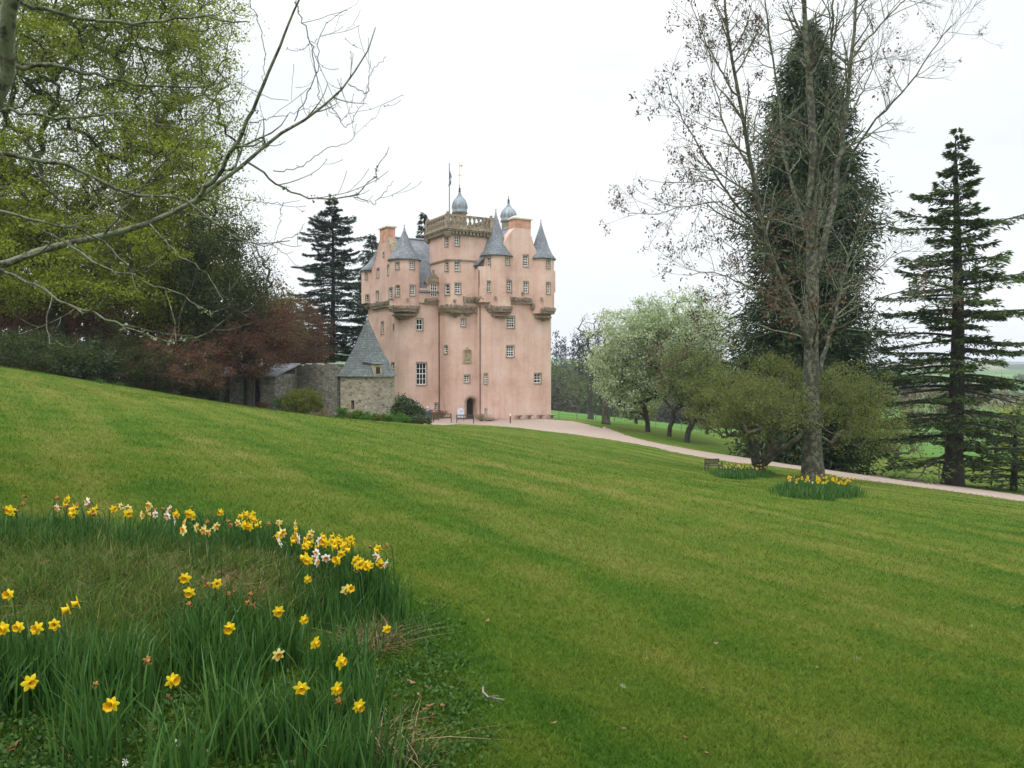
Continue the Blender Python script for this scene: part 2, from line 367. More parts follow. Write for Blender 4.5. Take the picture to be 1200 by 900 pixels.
def skeleton(trunk_pts, targets, bias=.35, jitter=.06, tip=.02, power=.47, rg=rng, base_r=None):
    """joins every target to the nearest wood so far: limbs fork the way limbs do. Returns nodes, parents, radii"""
    nodes = [np.array(p, float) for p in trunk_pts]; par = [-1]+list(range(len(trunk_pts)-1))
    t0 = nodes[max(0, len(nodes)//3)]
    T = sorted([np.array(t, float) for t in targets], key=lambda t: np.linalg.norm(t-t0))
    s = max(1, len(trunk_pts)//4); A = np.zeros((len(nodes)+len(T)*3, 3)); A[:len(nodes)] = nodes; cnt = len(nodes)
    for t in T:
        d = np.linalg.norm(A[s:cnt]-t, axis=1)+bias*np.maximum(0, A[s:cnt, 2]-t[2]+.2*np.hypot(*(A[s:cnt, :2]-t[:2]).T))
        p = s+int(np.argmin(d)); a = A[p].copy(); L = np.linalg.norm(t-a)
        for f in (.36, .7):
            q = a+(t-a)*f; q[2] += L*.10*(1 if f < .5 else .6); q += rg.normal(size=3)*jitter*L*.5
            A[cnt] = q; par.append(p); p = cnt; cnt += 1
        A[cnt] = t; par.append(p); cnt += 1
    A = A[:cnt]; par = np.array(par); wgt = np.ones(cnt)
    hasc = np.zeros(cnt, bool); hasc[par[par >= 0]] = True; wgt[hasc] = .15
    for i in range(cnt-1, 0, -1): wgt[par[i]] += wgt[i]
    if base_r: power = math.log(max(base_r/tip, 1.5))/math.log(max(wgt[0], 2))
    r = tip*np.maximum(wgt, .6)**power
    return A, par, r
def woodmesh(A, par, r, k=6, name='trunk'):
    i = np.arange(1, len(A)); p = par[1:]; rp = np.minimum(r[p], r[i]*1.9)
    V, F = segs(A[p], A[i]+(A[i]-A[p])*.04, rp, r[i], k); return npmesh(name, V, F, True)
def in_ellipsoids(ell, n, rg=rng, shell=.35):
    """points in a union of ellipsoids, thinned towards the middle"""
    out = []; vol = np.array([e[3]*e[4]*e[5] for e in ell]); vol = vol/vol.sum()
    for e, v in zip(ell, vol):
        k = max(3, int(n*v)); d = unit(rg.normal(size=(k, 3))); rr = (shell+(1-shell)*rg.random((k, 1)))**.6*(1+.12*rg.normal(size=(k, 1)))
        out.append(np.array(e[:3])+d*rr*np.array(e[3:]))
    return np.concatenate(out)
# ================================================================== SETTING
def grid_ground():
    def axis(lo, hi, s0, g):
        a = [0.0]
        s = s0
        while a[-1] < hi: a.append(a[-1]+s); s = s0 if a[-1] < 12 else s*g
        b = [0.0]; s = s0
        while b[-1] > lo: b.append(b[-1]-s); s = s0 if b[-1] > -12 else s*g
        return np.array(b[:0:-1]+a)
    X = axis(-6000, 6000, .16, 1.022); Y = axis(-800, 7000, .16, 1.018)
    gx, gy = np.meshgrid(X, Y); Z = H(gx, gy)
    V = np.stack([gx, gy, Z], -1).reshape(-1, 3); nx, ny = len(X), len(Y)
    i = np.arange(nx-1)[None]+np.arange(ny-1)[:, None]*nx; F = np.stack([i, i+1, i+1+nx, i+nx], -1).reshape(-1, 4)
    print('ground verts', len(V)); return npmesh('ground', V, F, True)
tag(link('ground', grid_ground(), MT['lawn']), kind='structure')

def strip(name, lo, up, mat, dz=.03, across=8, step=1.0):
    A = np.array([ground(*p) for p in lo]); B = np.array([ground(*p) for p in up])
    def res(P, n):
        s = np.r_[0, np.cumsum(np.linalg.norm(np.diff(P[:, :2], axis=0), axis=1))]; q = np.linspace(0, s[-1], n)
        x = np.interp(q, s, P[:, 0]); y = np.interp(q, s, P[:, 1]); k = np.ones(5)/5
        xp = np.convolve(np.pad(x, 2, 'edge'), k, 'valid'); yp = np.convolve(np.pad(y, 2, 'edge'), k, 'valid'); return np.c_[xp, yp]
    n = 120; a = res(A, n); b = res(B, n); t = np.linspace(0, 1, across)
    P = a[:, None]*(1-t)[None, :, None]+b[:, None]*t[None, :, None]
    e = rng.normal(size=(n, 2))*.15; P[:, 0] += e[:, :1]; P[:, -1] += e[:, 1:]
    Z = H(P[..., 0], P[..., 1])+dz; Z[:, 0] -= dz*1.5; Z[:, -1] -= dz*1.5
    V = np.concatenate([P, Z[..., None]], -1).reshape(-1, 3)
    i = np.arange(across-1)[None]+np.arange(n-1)[:, None]*across; F = np.stack([i, i+across, i+across+1, i+1], -1).reshape(-1, 4)
    return tag(link(name, npmesh(name, V, F, True), mat), kind='structure')
strip('forecourt', [(496, 497.5), (520, 496.8), (560, 497.8), (610, 501.5), (640, 505.5), (676, 509.5), (707, 514.5)], [(496, 485), (520, 485), (560, 486), (610, 488.5), (648, 491.5), (676, 494), (712, 503)], MT['gravel'], .04, 14)
strip('driveway', [(700, 513.2), (730, 518), (757, 522.5), (787, 529.5), (820, 536), (856, 541.5), (910, 548), (950, 553.5), (1000, 561.5), (1060, 569), (1110, 575.5), (1200, 589), (1300, 606), (1400, 626)],
      [(706, 498.5), (730, 508.5), (760, 517), (787, 522), (820, 528.5), (856, 534), (910, 541.5), (950, 546.5), (1000, 553.5), (1060, 560.5), (1110, 567), (1200, 580), (1300, 596), (1400, 614)], MT['gravel'], .045, 8)

# ================================================================== THE CASTLE
TH = R(30); CO = Vector(((527-600)/FPX*86, 86, -4.2))
castle = empty('tower_house_castle', CO, TH, 'tall pink harled tower house with slate cone turrets, lead domes and a balustraded tower', 'castle')
c30, s30 = math.cos(TH), math.sin(TH)
MW = Matrix.Translation(CO)@Matrix.Rotation(TH, 4, 'Z'); MI = MW.inverted()
def loc(px, py, D): return MI@Vector(at(px, py, D))
def rounded(poly, rad):
    """round the corners of a CCW polygon, one radius per corner"""
    out = []; n = len(poly)
    for i, (p, r) in enumerate(zip(poly, rad)):
        p = Vector(p); a = (Vector(poly[i-1])-p); b = (Vector(poly[(i+1) % n])-p)
        if r <= 0: out.append(tuple(p)); continue
        a.normalize(); b.normalize(); A = p+a*r; B = p+b*r
        for t in (0, .17, .33, .5, .67, .83, 1): q = A*(1-t)**2+p*2*t*(1-t)+B*t*t; out.append(tuple(q))
    return out
ZL, ZR, ZS, ZT = 11.75, 12.8, 17.25, 19.85
low = rounded([(-4.45, 13.2), (-4.45, 2.6), (0, 2.6), (0, 0), (3.2, 0), (3.2, -1.3), (12.25, -1.3), (12.25, 13.2)], [.5, 1.7, 0, 1.6, 0, 1.3, .5, .5])
o_ = .22
up = rounded([(-4.45-o_, 13.2+o_), (-4.45-o_, 2.6-o_), (1, 2.6-o_), (1, 1), (3.2-o_, 1), (3.2-o_, -1.3-o_), (12.25+o_, -1.3-o_), (12.25+o_, 13.2+o_)], [.3, 1.2, 0, 0, 0, .5, .4, .3])
tow = rounded([(-o_, 4.65), (-o_, -o_), (4.7, -o_), (4.7, 4.65)], [.2, .75, .2, .2])
towt = rounded([(-o_-.04, 4.7), (-o_-.04, -o_-.04), (4.75, -o_-.04), (4.75, 4.7)], [.15, .3, .15, .15])
solids = []
def solid(poly, z0, z1): m = MB(); m.prism(poly, z0, z1); solids.append(m.mesh('s'))
def slathe(prof, c, n=40): m = MB(); m.lathe(prof, c, n); solids.append(m.mesh('s'))
solid(low, -2.5, ZR+.3); solid(up, ZR-.05, 14.3)
solid(tow, ZL, ZS+.02); solid(towt, ZS, ZT+.35)
# jamb upper storeys up to its eaves
solid([(3.2-o_, 8), (3.2-o_, -1.3-o_+.6), (3.2-o_+.6, -1.3-o_), (12.25+o_, -1.3-o_), (12.25+o_, 8)], 14.2, 16.6)
T_SW = (-3.75, 3.4, 1.62); T_J1 = (5.45, -.35, 1.72); T_J2 = (10.95, -.85, 1.5); T_NW = (-4.0, 12.4, 1.35)
for (u, v, r), z0, z1 in ((T_SW, ZL, 17.3), (T_J1, ZL, 17.9), (T_J2, ZL, 17.9), (T_NW, 13.2, 17.1)): slathe([(r, z0), (r, z1)], (u, v, 0))
def gable(pts, axis, d0, d1):
    """upright slab: outline (along, z) extruded d0..d1 on the other axis"""
    m = MB(); n = len(pts)
    v = [((d0, a, z) if axis == 'v' else (a, d0, z)) for a, z in pts]+[((d1, a, z) if axis == 'v' else (a, d1, z)) for a, z in pts]
    m.add(v, [tuple(range(n)), tuple(range(n, 2*n))[::-1]]+[(i, n+i, n+(i+1) % n, (i+1) % n) for i in range(n)]); me = m.mesh('s')
    bm = bmesh.new(); bm.from_mesh(me); bmesh.ops.recalc_face_normals(bm, faces=bm.faces); bm.to_mesh(me); bm.free(); solids.append(me)
# west gable with its chimney
gable([(3.2, 14.1), (3.2, 16.6), (4.1, 17.3), (4.9, 18.3), (5.6, 19.4), (6.1, 20.0), (6.1, 21.2), (8.3, 21.2), (8.3, 20.0), (9.0, 19.2), (9.8, 18.0), (10.9, 17.1), (12.3, 16.7), (12.3, 14.1)], 'v', -4.45-o_-.01, -3.75)
# jamb gable with its chimney
JC = 8.2
gable([(4.2, 16.4), (4.2, 18.0), (5.4, 18.6), (6.2, 19.9), (7.1, 21.0), (7.1, 22.0), (9.2, 22.0), (9.2, 20.3), (9.45, 19.5), (9.9, 18.8), (10.4, 18.2), (11.2, 18.0), (12.0, 17.8), (12.0, 16.4)], 'u', -1.3-o_-.01, -.35)

def ev_bool(base, others, op):
    """exact boolean through modifiers, all temporary"""
    C2 = bpy.data.collections.new('tmp'); S.collection.children.link(C2)
    b = bpy.data.objects.new('b', base); C.objects.link(b)
    for m in others: C2.objects.link(bpy.data.objects.new('o', m))
    md = b.modifiers.new('x', 'BOOLEAN'); md.operation = op; md.operand_type = 'COLLECTION'; md.collection = C2; md.solver = 'EXACT'
    dg = bpy.context.evaluated_depsgraph_get(); out = bpy.data.meshes.new_from_object(b.evaluated_get(dg))
    for o in list(C2.objects): bpy.data.objects.remove(o)
    bpy.data.objects.remove(b); bpy.data.collections.remove(C2); return out
body = ev_bool(solids[0], solids[1:], 'UNION')
print('body', len(body.vertices), len(body.polygons))
bm = bmesh.new(); bm.from_mesh(body); bvh = BVHTree.FromBMesh(bm); bm.free()
OL = MI@Vector((0, 0, EYE)); MR = MI.to_3x3()
def hit(px, py):
    h, nrm, i, d = bvh.ray_cast(OL, MR@Vector(ray(px, py))); return h, nrm
# windows: photograph rectangle (x0,y0,x1,y1), panes across, panes up
WIN = [(594,371,603,384,3,4),(593.5,405,602.5,418,3,4),(626,437.5,634,449,2,3),(613,299,619,312,2,4),(613.5,330,619,343,2,4),(570.5,301,574.5,312,2,3),(592,301,598,310,2,3),
 (571,329.5,575.5,342,2,4),(594,328.5,600,341.5,2,4),(640.5,304.5,644.5,314,2,3),(640.5,331,645,344,2,4),(567,438,571,449.5,2,4),(568,479,570.3,484.5,1,2),
 (533,276,538.5,287.5,2,3),(521,277,525,288.5,1,3),(533,305.8,539,317,2,3),(521,306,525,317,1,3),(533,332,540,344,2,4),(521.5,333,526,345,1,3),(540,373,546,382,2,3),(520.5,405,524,414,1,3),
 (544,439.5,550.5,448,2,3),(488,373.5,495.5,387,2,2),(488,425,500,451,3,4),(509.5,472.5,513,480,1,3),(480,306.5,485.5,315,2,3),(463.5,307.5,467.5,315,2,3),(480.5,334,487,346,2,4),(463.5,334.5,468,347,2,4),
 (441.5,314.5,444.5,325,1,4),(455,310,457.5,321.5,1,4),(440.5,341,443.8,352.5,1,4),(456,337.5,459,349.5,1,4),(448.6,296,450.4,300.5,1,1),(427.8,319.5,430.5,327,1,3),(428.5,345.5,432,354,1,3),
 (446.5,377,449.5,391,1,4),(460.7,380,462,385.5,1,1),(458.6,425,462,439,1,4)]
wins = []
cut = []
for (x0, y0, x1, y1, nx, ny) in WIN:
    h, nr = hit((x0+x1)/2, (y0+y1)/2)
    if h is None: print('window missed', x0, y0); continue
    ha, hb = hit(x0, (y0+y1)/2)[0], hit(x1, (y0+y1)/2)[0]
    nr = Vector((nr.x, nr.y, 0)).normalized(); D = (MW@h).y
    X = Vector((-nr.y, nr.x, 0))
    w = abs((hb-ha).dot(X)) if ha is not None and hb is not None else (x1-x0)*D/FPX
    w = min(max(w, .16), (y1-y0)*D/FPX*.85 if nx > 1 else 1.2)
    if w > 1.35: w = 1.1
    hh = (y1-y0)*D/FPX
    Mw = Matrix.Translation(h)@Matrix((X, Vector((0, 0, 1)), nr)).transposed().to_4x4()
    wins.append((Mw, w, hh, nx, ny)); m = MB(); m.box(-w/2, -hh/2, -.32, w/2, hh/2, .4, Mw); cut.append(m.mesh('c'))
# the arched doorway
hd, nd = hit(552, 482); nd = Vector((nd.x, nd.y, 0)).normalized(); Xd = Vector((-nd.y, nd.x, 0)); hd.z = .2
MD = Matrix.Translation(hd)@Matrix((Xd, Vector((0, 0, 1)), nd)).transposed().to_4x4()
dw = .56; arch = [(-dw, -.6), (dw, -.6)]+[(dw*math.cos(a), 1.75+dw*.95*math.sin(a)) for a in np.linspace(0, pi, 13)]
m = MB(); m.prism(arch, -.75, .5, MD); cut.append(m.mesh('c'))
# the big window of the dormer stands proud of the roof: its own little gabled front
body = ev_bool(body, cut, 'DIFFERENCE')
walls = link('harled_wall', body, MT['harl'], castle); autosmooth(walls, 25)
def wpart(name, parent, mb, mat, mx): return mb.build(name, mat, parent)
for Mw, w, h, nx, ny in wins:
    f = MB(); z0, z1 = -.17, -.11; t = .05 if w < .5 else .075
    a, b = w/2-.012, h/2-.012
    f.box(-a, -b, z0, -a+t, b, z1, Mw); f.box(a-t, -b, z0, a, b, z1, Mw); f.box(-a+t, -b, z0, a-t, -b+t*1.2, z1, Mw); f.box(-a+t, b-t, z0, a-t, b, z1, Mw)
    g = .022 if w < .5 else .026
    for i in range(1, nx): x = -a+t+(2*a-2*t)*i/nx; f.box(x-g, -b+t*1.2, z0+.01, x+g, b-t, z1-.012, Mw)
    for j in range(1, ny):
        y = -b+t+(2*b-2*t)*j/ny; gg = g*1.7 if j == ny//2 and ny > 1 else g
        for i in range(nx):
            xa = -a+t+(2*a-2*t)*i/nx+(g if i else 0); xb = -a+t+(2*a-2*t)*(i+1)/nx-(g if i < nx-1 else 0); f.box(xa, y-gg, z0+.01, xb, y+gg, z1-.015, Mw)
    wo_ = f.build('window', MT['white'], castle)
    p = MB(); p.box(-a+.01, -b+.01, -.25, a-.01, b-.01, -.2, Mw); p.build('pane', MT['glass'], wo_)
    s = MB(); e = .10 if w > .3 else .05; y = .012
    s.box(w/2, -h/2, -.05, w/2+e, h/2, y, Mw); s.box(-w/2-e*.5, -h/2, -.05, -w/2, h/2, y, Mw); s.box(-w/2-e*.5, h/2, -.05, w/2+e, h/2+e, y, Mw); s.box(-w/2-e*.6, -h/2-e, -.05, w/2+e, -h/2, y+.05, Mw)
    s.build('stone_margin', MT['margin'], wo_)
# door leaf, deep in the arch, and its dressed stones
d = MB(); d.prism([(x*.97, y) for x, y in arch], -.72, -.66, MD); dl = d.build('door', MT['dark'], castle)
d = MB(); d.lathe([(.035, 0), (.035, .05)], (0, 0, 0), 8, MD@Matrix.Translation((.35, .8, -.66))); d.build('handle', MT['metal'], dl)
d = MB(); ri = [(dw, -.2), (dw, .6), (dw, 1.2)]+[(dw*math.cos(a), 1.75+dw*.95*math.sin(a)) for a in np.linspace(0, pi, 13)]+[(-dw, 1.2), (-dw, .6), (-dw, -.2)]
for (ax, ay), (bx, by) in zip(ri[:-1], ri[1:]):
    k = 1+.24/dw if ay > 1.7 or by > 1.7 else 1.36
    def out(x, y, k=k): return (x*k, 1.75+(y-1.75)*k if y > 1.75 else y)
    q = [(ax, ay), out(ax, ay), out(bx, by), (bx, by)]
    d.prism([(x, y) for x, y in q][::1], -.02, .03, MD)
d.build('door_surround', MT['margin'], castle)

# ---- corbel tables
cb = MB()
def course(path, z0, z1, outw, blocks=None, inn=.3):
    """a course of stone along a polyline whose left side is the inside"""
    for (a, b) in zip(path[:-1], path[1:]):
        a, b = Vector(a), Vector(b); L = (b-a).length; t = (b-a)/L; nrm = Vector((t.y, -t.x))
        Mc = Matrix.Translation((a.x, a.y, 0))@Matrix(((t.x, -nrm.x*-1, 0), (t.y, -nrm.y*-1, 0), (0, 0, 1))).to_4x4()
        if blocks:
            n = max(1, round(L/blocks)); s = L/n
            for i in range(n):
                j = random.uniform(-.03, .03); zz = random.uniform(-.05, .05)
                cb.box(i*s+s*.18, -inn, z0+zz*.3, i*s+s*.82, outw+j, z1+zz, Mc)
        else: cb.box(-.001, -inn, z0, L+outw*.4, outw, z1, Mc)
def table(path, z):     # z = top of the band
    course(path, z-.50, z-.36, .06); course(path, z-.36, z-.20, .12, .34); course(path, z-.20, z-.04, .18); course(path, z-.04, z+.14, .24, .46)
def arc(c, r, a0, a1, n=12): return [(c[0]+r*math.cos(R(a)), c[1]+r*math.sin(R(a))) for a in np.linspace(a0, a1, n)]
table([(-4.45-o_, 11.3), (-4.45-o_, 4.6)], 12.95)
table(arc(T_SW, T_SW[2], 170, 315, 12), 12.2)
table([(-1.9, 2.6-o_), (-.3, 2.6-o_)], 13.15)
table([(-o_, 2.3), (-o_, .4), (-.05, .0), (.3, -o_), (3.05, -o_)], 12.3)
table([(1.9+.0, -o_-.001), (3.0, -o_-.001), ], 13.2)
table([(3.2-o_, -.2), (3.2-o_, -.9), (3.35, -1.4)], 13.2)
table(arc(T_J1, T_J1[2], 200, 318, 10), 12.25)
table([(6.4, -1.3-o_), (9.3, -1.3-o_)], 13.3)
table([(9.3, -1.3-o_), (9.6, -1.3-o_)], 12.7)
table(arc(T_J2, T_J2[2], 235, 385, 12), 12.25)
# stepped cones of stone carrying the turrets
for (u, v, r), zt, dx in ((T_SW, ZL, 1.5), (T_J1, ZL, 1.5), (T_J2, ZL, 1.6), (T_NW, 13.3, 1.6)):
    prof = []; n = 3; z = zt-.3
    for i in range(n): rr = r+.05-(i+1)*dx/n*.62; prof += [(rr, z-.19*i), (rr, z-.19*(i+1)+.03)]
    prof = prof[::-1]; cb.lathe(prof, (u, v, 0), 24)
for u in (.9, 2.1): cb.lathe([(.15, ZL-.75), (.35, ZL-.7), (.4, ZL-.5), (.62, ZL-.45), (.7, ZL-.2), (.95, ZL-.15), (1.0, ZL)], (u, .45, 0), 12)
cb.build('corbel_table', MT['sandstone'], castle)
# waterspouts and carved masks along the wall head
def knob(px, py, w, h, out, name='waterspout', mat='sandstone'):
    q, n_ = hit(px, py)
    if q is None: return
    n_ = Vector((n_.x, n_.y, 0)).normalized(); X = Vector((-n_.y, n_.x, 0)); m4 = Matrix.Translation(q)@Matrix((X, Vector((0, 0, 1)), n_)).transposed().to_4x4()
    m = MB(); m.prism([(-w, h), (-w*.8, -h*.2), (-w*.25, -h), (w*.25, -h), (w*.8, -h*.2), (w, h)], -.05, out, m4); m.build(name, MT[mat], castle)
for a in ((434, 356), (478, 351.5), (580.5, 349), (532.5, 353), (602, 350.5), (634.5, 350.5), (575, 359), (612, 344.5)): knob(*a, .13, .18, .34)
knob(544, 352, .16, .42, .2, 'carved_panel')
q, n_ = hit(545, 378)
# string course of the tower
sc = MB()
for path in ([(-o_-.04, 4.7), (-o_-.04, .1), (.1, -o_-.04), (4.2, -o_-.04)],):
    save = cb; cb = sc; course(path, ZS-.07, ZS+.07, .07); cb = save
sc.build('string_course', MT['sandstone'], castle)
# armorial panel above the door
q, n_ = hit(547.3, 416); n_ = Vector((n_.x, n_.y, 0)).normalized(); Xp = Vector((-n_.y, n_.x, 0)); MP = Matrix.Translation(q)@Matrix((Xp, Vector((0, 0, 1)), n_)).transposed().to_4x4()
ap = MB(); ap.prism([(-.47, -.75), (.47, -.75), (.47, .5), (0, .88), (-.47, .5)], -.1, .06, MP); ap.box(-.55, -.85, -.1, .55, -.75, .13, MP)
ap.box(-.5, -.75, .06, -.38, .5, .15, MP); ap.box(.38, -.75, .06, .5, .5, .15, MP); ap.box(-.5, .5, .06, .5, .58, .16, MP); an = ap.build('armorial_panel', MT['palestone'], castle)
ap = MB(); ap.prism([(-.2, .15), (-.2, -.1), (0, -.32), (.2, -.1), (.2, .15)], .06, .12, MP); ap.box(-.28, .24, .06, .28, .32, .11, MP); ap.box(-.3, -.58, .06, .3, -.45, .1, MP); ap.build('shield', MT['sandstone'], an)

# ---- roofs
def roofslab(pts, name='roof', mat='slate'):
    """plane of slates: 4 corners, thickness downwards"""
    p = [Vector(x) for x in pts]; n_ = (p[1]-p[0]).cross(p[3]-p[0]).normalized(); n_ = n_ if n_.z > 0 else -n_
    m = MB(); m.add([tuple(x) for x in p]+[tuple(x-n_*.14) for x in p], [(0, 1, 2, 3), (7, 6, 5, 4)]+[(i, 4+i, 4+(i+1) % 4, (i+1) % 4) for i in range(4)])
    me = m.mesh(name); b = bmesh.new(); b.from_mesh(me); bmesh.ops.recalc_face_normals(b, faces=b.faces); b.to_mesh(me); b.free(); auto_uv(me); return link(name, me, MT[mat], castle)
RZ, RV = 20.35, 7.4
roofslab([(-3.7, 2.2, 13.9), (3.2, 2.2, 13.9), (9, RV, RZ), (-3.7, RV, RZ)])
roofslab([(-3.7, 12.6, 14.0), (12.4, 12.6, 14.0), (9, RV, RZ), (-3.7, RV, RZ)])
roofslab([(12.4, 2.2, 14.0), (12.4, 12.6, 14.0), (9, RV+.1, RZ), (9, RV-.1, RZ)])
roofslab([(2.9, -.5, 16.5), (2.9, 9.0, 16.5), (JC, 9.0, 21.5), (JC, -.5, 21.5)])
roofslab([(12.5, -.5, 16.5), (12.5, 9.0, 16.5), (JC, 9.0, 21.5), (JC, -.5, 21.5)])
m = MB(); m.tube([(-3.7, RV, RZ+.02), (9, RV, RZ+.02)], .12, 8); m.tube([(JC, -.4, 21.52), (JC, 9, 21.52)], .12, 8); m.build('roof_ridge', MT['lead'], castle)
def cone(c, r, z0, h, skew=(0, 0), fin=True, n=28):
    m = MB(); m.lathe([(r*.97, -.16), (r+.22, -.12), (r+.22, -.04), (r*.86, .5), (r*.62, h*.32), (.40*r, h*.57), (.19*r, h*.8), (.045, h)], (c[0], c[1], z0), n, None, skew)
    o = m.build('cone_roof', MT['slate'], castle, uv=True)
    for p in o.data.polygons: p.use_smooth = True
    if fin:
        m = MB(); m.lathe([(.05, 0), (.12, .06), (.05, .14), (.03, .3), (.09, .36), (.01, .5)], (c[0]+skew[0], c[1]+skew[1], z0+h-.08), 8); m.build('finial', MT['sandstone'], o)
cone(T_SW, T_SW[2], 17.35, 3.4); cone(T_J1, T_J1[2], 17.95, 4.75); cone(T_J2, T_J2[2], 17.95, 4.0); cone(T_NW, T_NW[2], 17.1, 2.5, (.3, -1.3), False)
roofslab([(2.7, -1.0, 16.75), (2.7, .2, 16.75), (4.2, .2, 18.3), (4.2, -1.0, 18.3)])
# cope stones on chimneys
def chim(u0, v0, u1, v1, z, mat='rust_harl', h=1.55):
    m = MB(); m.box(u0-.02, v0-.02, z-h, u1+.02, v1+.02, z); o = m.build('chimney_head', MT[mat], castle)
    m = MB(); m.box(u0-.14, v0-.14, z, u1+.14, v1+.14, z+.16); m.prism([(u0, v0), (u1, v0), (u1, v1), (u0, v1)], z+.16, z+.22)
    k = len(m.v); m.add([(u0-.1, v0-.1, z+.162), (u1+.1, v0-.1, z+.162), (u1+.1, v1+.1, z+.162), (u0-.1, v1+.1, z+.162), (u0+.3, v0+.25, z+.42), (u1-.3, v0+.25, z+.42), (u1-.3, v1-.25, z+.42), (u0+.3, v1-.25, z+.42)], [(0, 1, 5, 4), (1, 2, 6, 5), (2, 3, 7, 6), (3, 0, 4, 7), (4, 5, 6, 7)])
    m.build('cope', MT['chimcap'], o)
chim(-4.45-o_-.01, 6.1, -3.75, 8.3, 21.2); chim(7.1, -1.3-o_-.01, 9.2, -.35, 22.0, 'rust_harl', .9)
chim(5.6, 9.2, 8.2, 10.2, 22.2, 'rust_harl', 3)
# gable copes: flat stones along the curved skews
def skew_line(pts, axis, d):
    gc = MB()
    for (a, b) in zip(pts[:-1], pts[1:]):
        L = math.hypot(b[0]-a[0], b[1]-a[1]); n_ = max(1, int(L/.35))
        for i in range(n_):
            t = (i+.5)/n_; x = a[0]+(b[0]-a[0])*t; z = a[1]+(b[1]-a[1])*t; s = L/n_/2*.96; an = math.atan2(b[1]-a[1], b[0]-a[0])
            m4 = Matrix.Translation((d, x, z))@Matrix.Rotation(an, 4, 'X') if axis == 'v' else Matrix.Translation((x, d, z))@Matrix.Rotation(-an, 4, 'Y')
            if axis == 'v': gc.box(-.5, -s, -.02, .48, s, .10, m4)
            else: gc.box(-s, -.5, -.02, s, .5, .10, m4)
    gc.build('gable_cope', MT['sandstone'], castle)
skew_line([(4.1, 17.3), (4.9, 18.3), (5.6, 19.4), (6.1, 20.0)], 'v', -4.2); skew_line([(8.3, 20.0), (9.0, 19.2), (9.8, 18.0), (10.9, 17.1)], 'v', -4.2)
skew_line([(9.2, 20.3), (9.45, 19.5), (9.9, 18.8), (10.4, 18.2)], 'u', -.98)
# dormer between the south-west turret and the stair tower
hz = MI@Vector(at(499.0, 340, 89.4)); du, dv = hz.x, 2.6-o_
dm = MB(); dm.box(du-.75, dv-.02, 13.2, du+.75, dv+2.6, 15.1); dmo = dm.build('dormer', MT['harl'], castle)
Mdm = Matrix.Translation((du, dv-.02, 14.15))@Matrix(((1, 0, 0), (0, 0, -1), (0, 1, 0))).to_4x4()
f = MB(); w, h = .72, 1.35
f.box(-w/2, -h/2, .01, w/2, h/2, .04, Mdm); f.build('pane', MT['glass'], dmo)
f = MB()
for x in (-w/2, -w/6, w/6, w/2): f.box(x-.03, -h/2, .042, x+.03, h/2, .07, Mdm)
for y in (-h/2, -h/4, 0, h/4, h/2): f.box(-w/2, y-.03, .044, w/2, y+.03, .073, Mdm)
f.build('window_frame', MT['white'], dmo)
f = MB(); f.box(-.72, h/2+.05, -.1, .72, h/2+.28, .16, Mdm); f.box(-.55, h/2+.28, -.1, .55, h/2+.75, .1, Mdm); f.box(-.32, h/2+.75, -.1, .32, h/2+1.1, .08, Mdm); f.box(-.12, h/2+1.1, -.05, .12, h/2+1.5, .05, Mdm)
for x in (-.75, .75): f.box(x-.14, h/2-.1, -.1, x+.14, h/2+.5, .18, Mdm); f.box(x-.09, h/2+.5, -.06, x+.09, h/2+.85, .1, Mdm)
f.build('pediment', MT['sandstone'], dmo)
roofslab([(du-.85, dv+.15, 15.0), (du-.85, dv+2.9, 15.0), (du, dv+2.9, 15.9), (du, dv+.15, 15.9)]); roofslab([(du+.85, dv+.15, 15.0), (du+.85, dv+2.9, 15.0), (du, dv+2.9, 15.9), (du, dv+.15, 15.9)])
# ---- tower head: corbelled cornice, balustrade, drum and lead dome
u0, v0, u1, v1 = -o_-.04, -o_-.04, 4.75, 4.7
cn = MB()
for e, z0, z1 in ((.12, ZT+.0, ZT+.12), (.42, ZT+.42, ZT+.58), (.5, ZT+.58, ZT+.72)): cn.box(u0-e, v0-e, z0, u1+e, v1+e, z1)
for i in range(13):
    t = i/12
    for (x, y) in ((u0+(u1-u0)*t, v0), (u0+(u1-u0)*t, v1), (u0, v0+(v1-v0)*t), (u1, v0+(v1-v0)*t)):
        cn.box(x-.12, y-.36 if y in (v0,) else y-.12, ZT+.12, x+.12, y+.36 if y in (v1,) else y+.12, ZT+.42) if x not in (u0, u1) or y in (v0, v1) else cn.box(x-.36, y-.12, ZT+.12, x+.36, y+.12, ZT+.42)
for (x, y) in ((u0-.1, v0-.1), (u1+.1, v0-.1), (u0-.1, v1+.1), (u1+.1, v1+.1)): cn.lathe([(.12, ZT-.35), (.35, ZT-.1), (.5, ZT+.3)], (x, y, 0), 10)
cn.box(u0-.34, v0-.34, ZT+.72, u1+.34, v1+.34, ZT+.9)
cn.build('cornice', MT['sandstone'], castle)
bl = MB(); zb, zt = ZT+.9, ZT+2.15; e = .3
bl.box(u0-e, v0-e, zt-.2, u1+e, v0-e+.3, zt); bl.box(u0-e, v1+e-.3, zt-.2, u1+e, v1+e, zt); bl.box(u0-e, v0-e+.3, zt-.201, u0-e+.3, v1+e-.3, zt-.001); bl.box(u1+e-.3, v0-e+.3, zt-.201, u1+e, v1+e-.3, zt-.001)
for (x, y) in ((u0-e, v0-e), (u1+e-.4, v0-e), (u0-e, v1+e-.4), (u1+e-.4, v1+e-.4)): bl.box(x-.02, y-.02, zb, x+.42, y+.42, zt+.06); bl.box(x+.08, y+.08, zt+.06, x+.32, y+.32, zt+.28)
bo = bl.build('balustrade', MT['sandstone'], castle)
bp = [(.17, 0), (.17, .1), (.10, .16), (.18, .34), (.19, .46), (.11, .66), (.09, .82), (.16, .9), (.16, 1.05)]
b0 = None
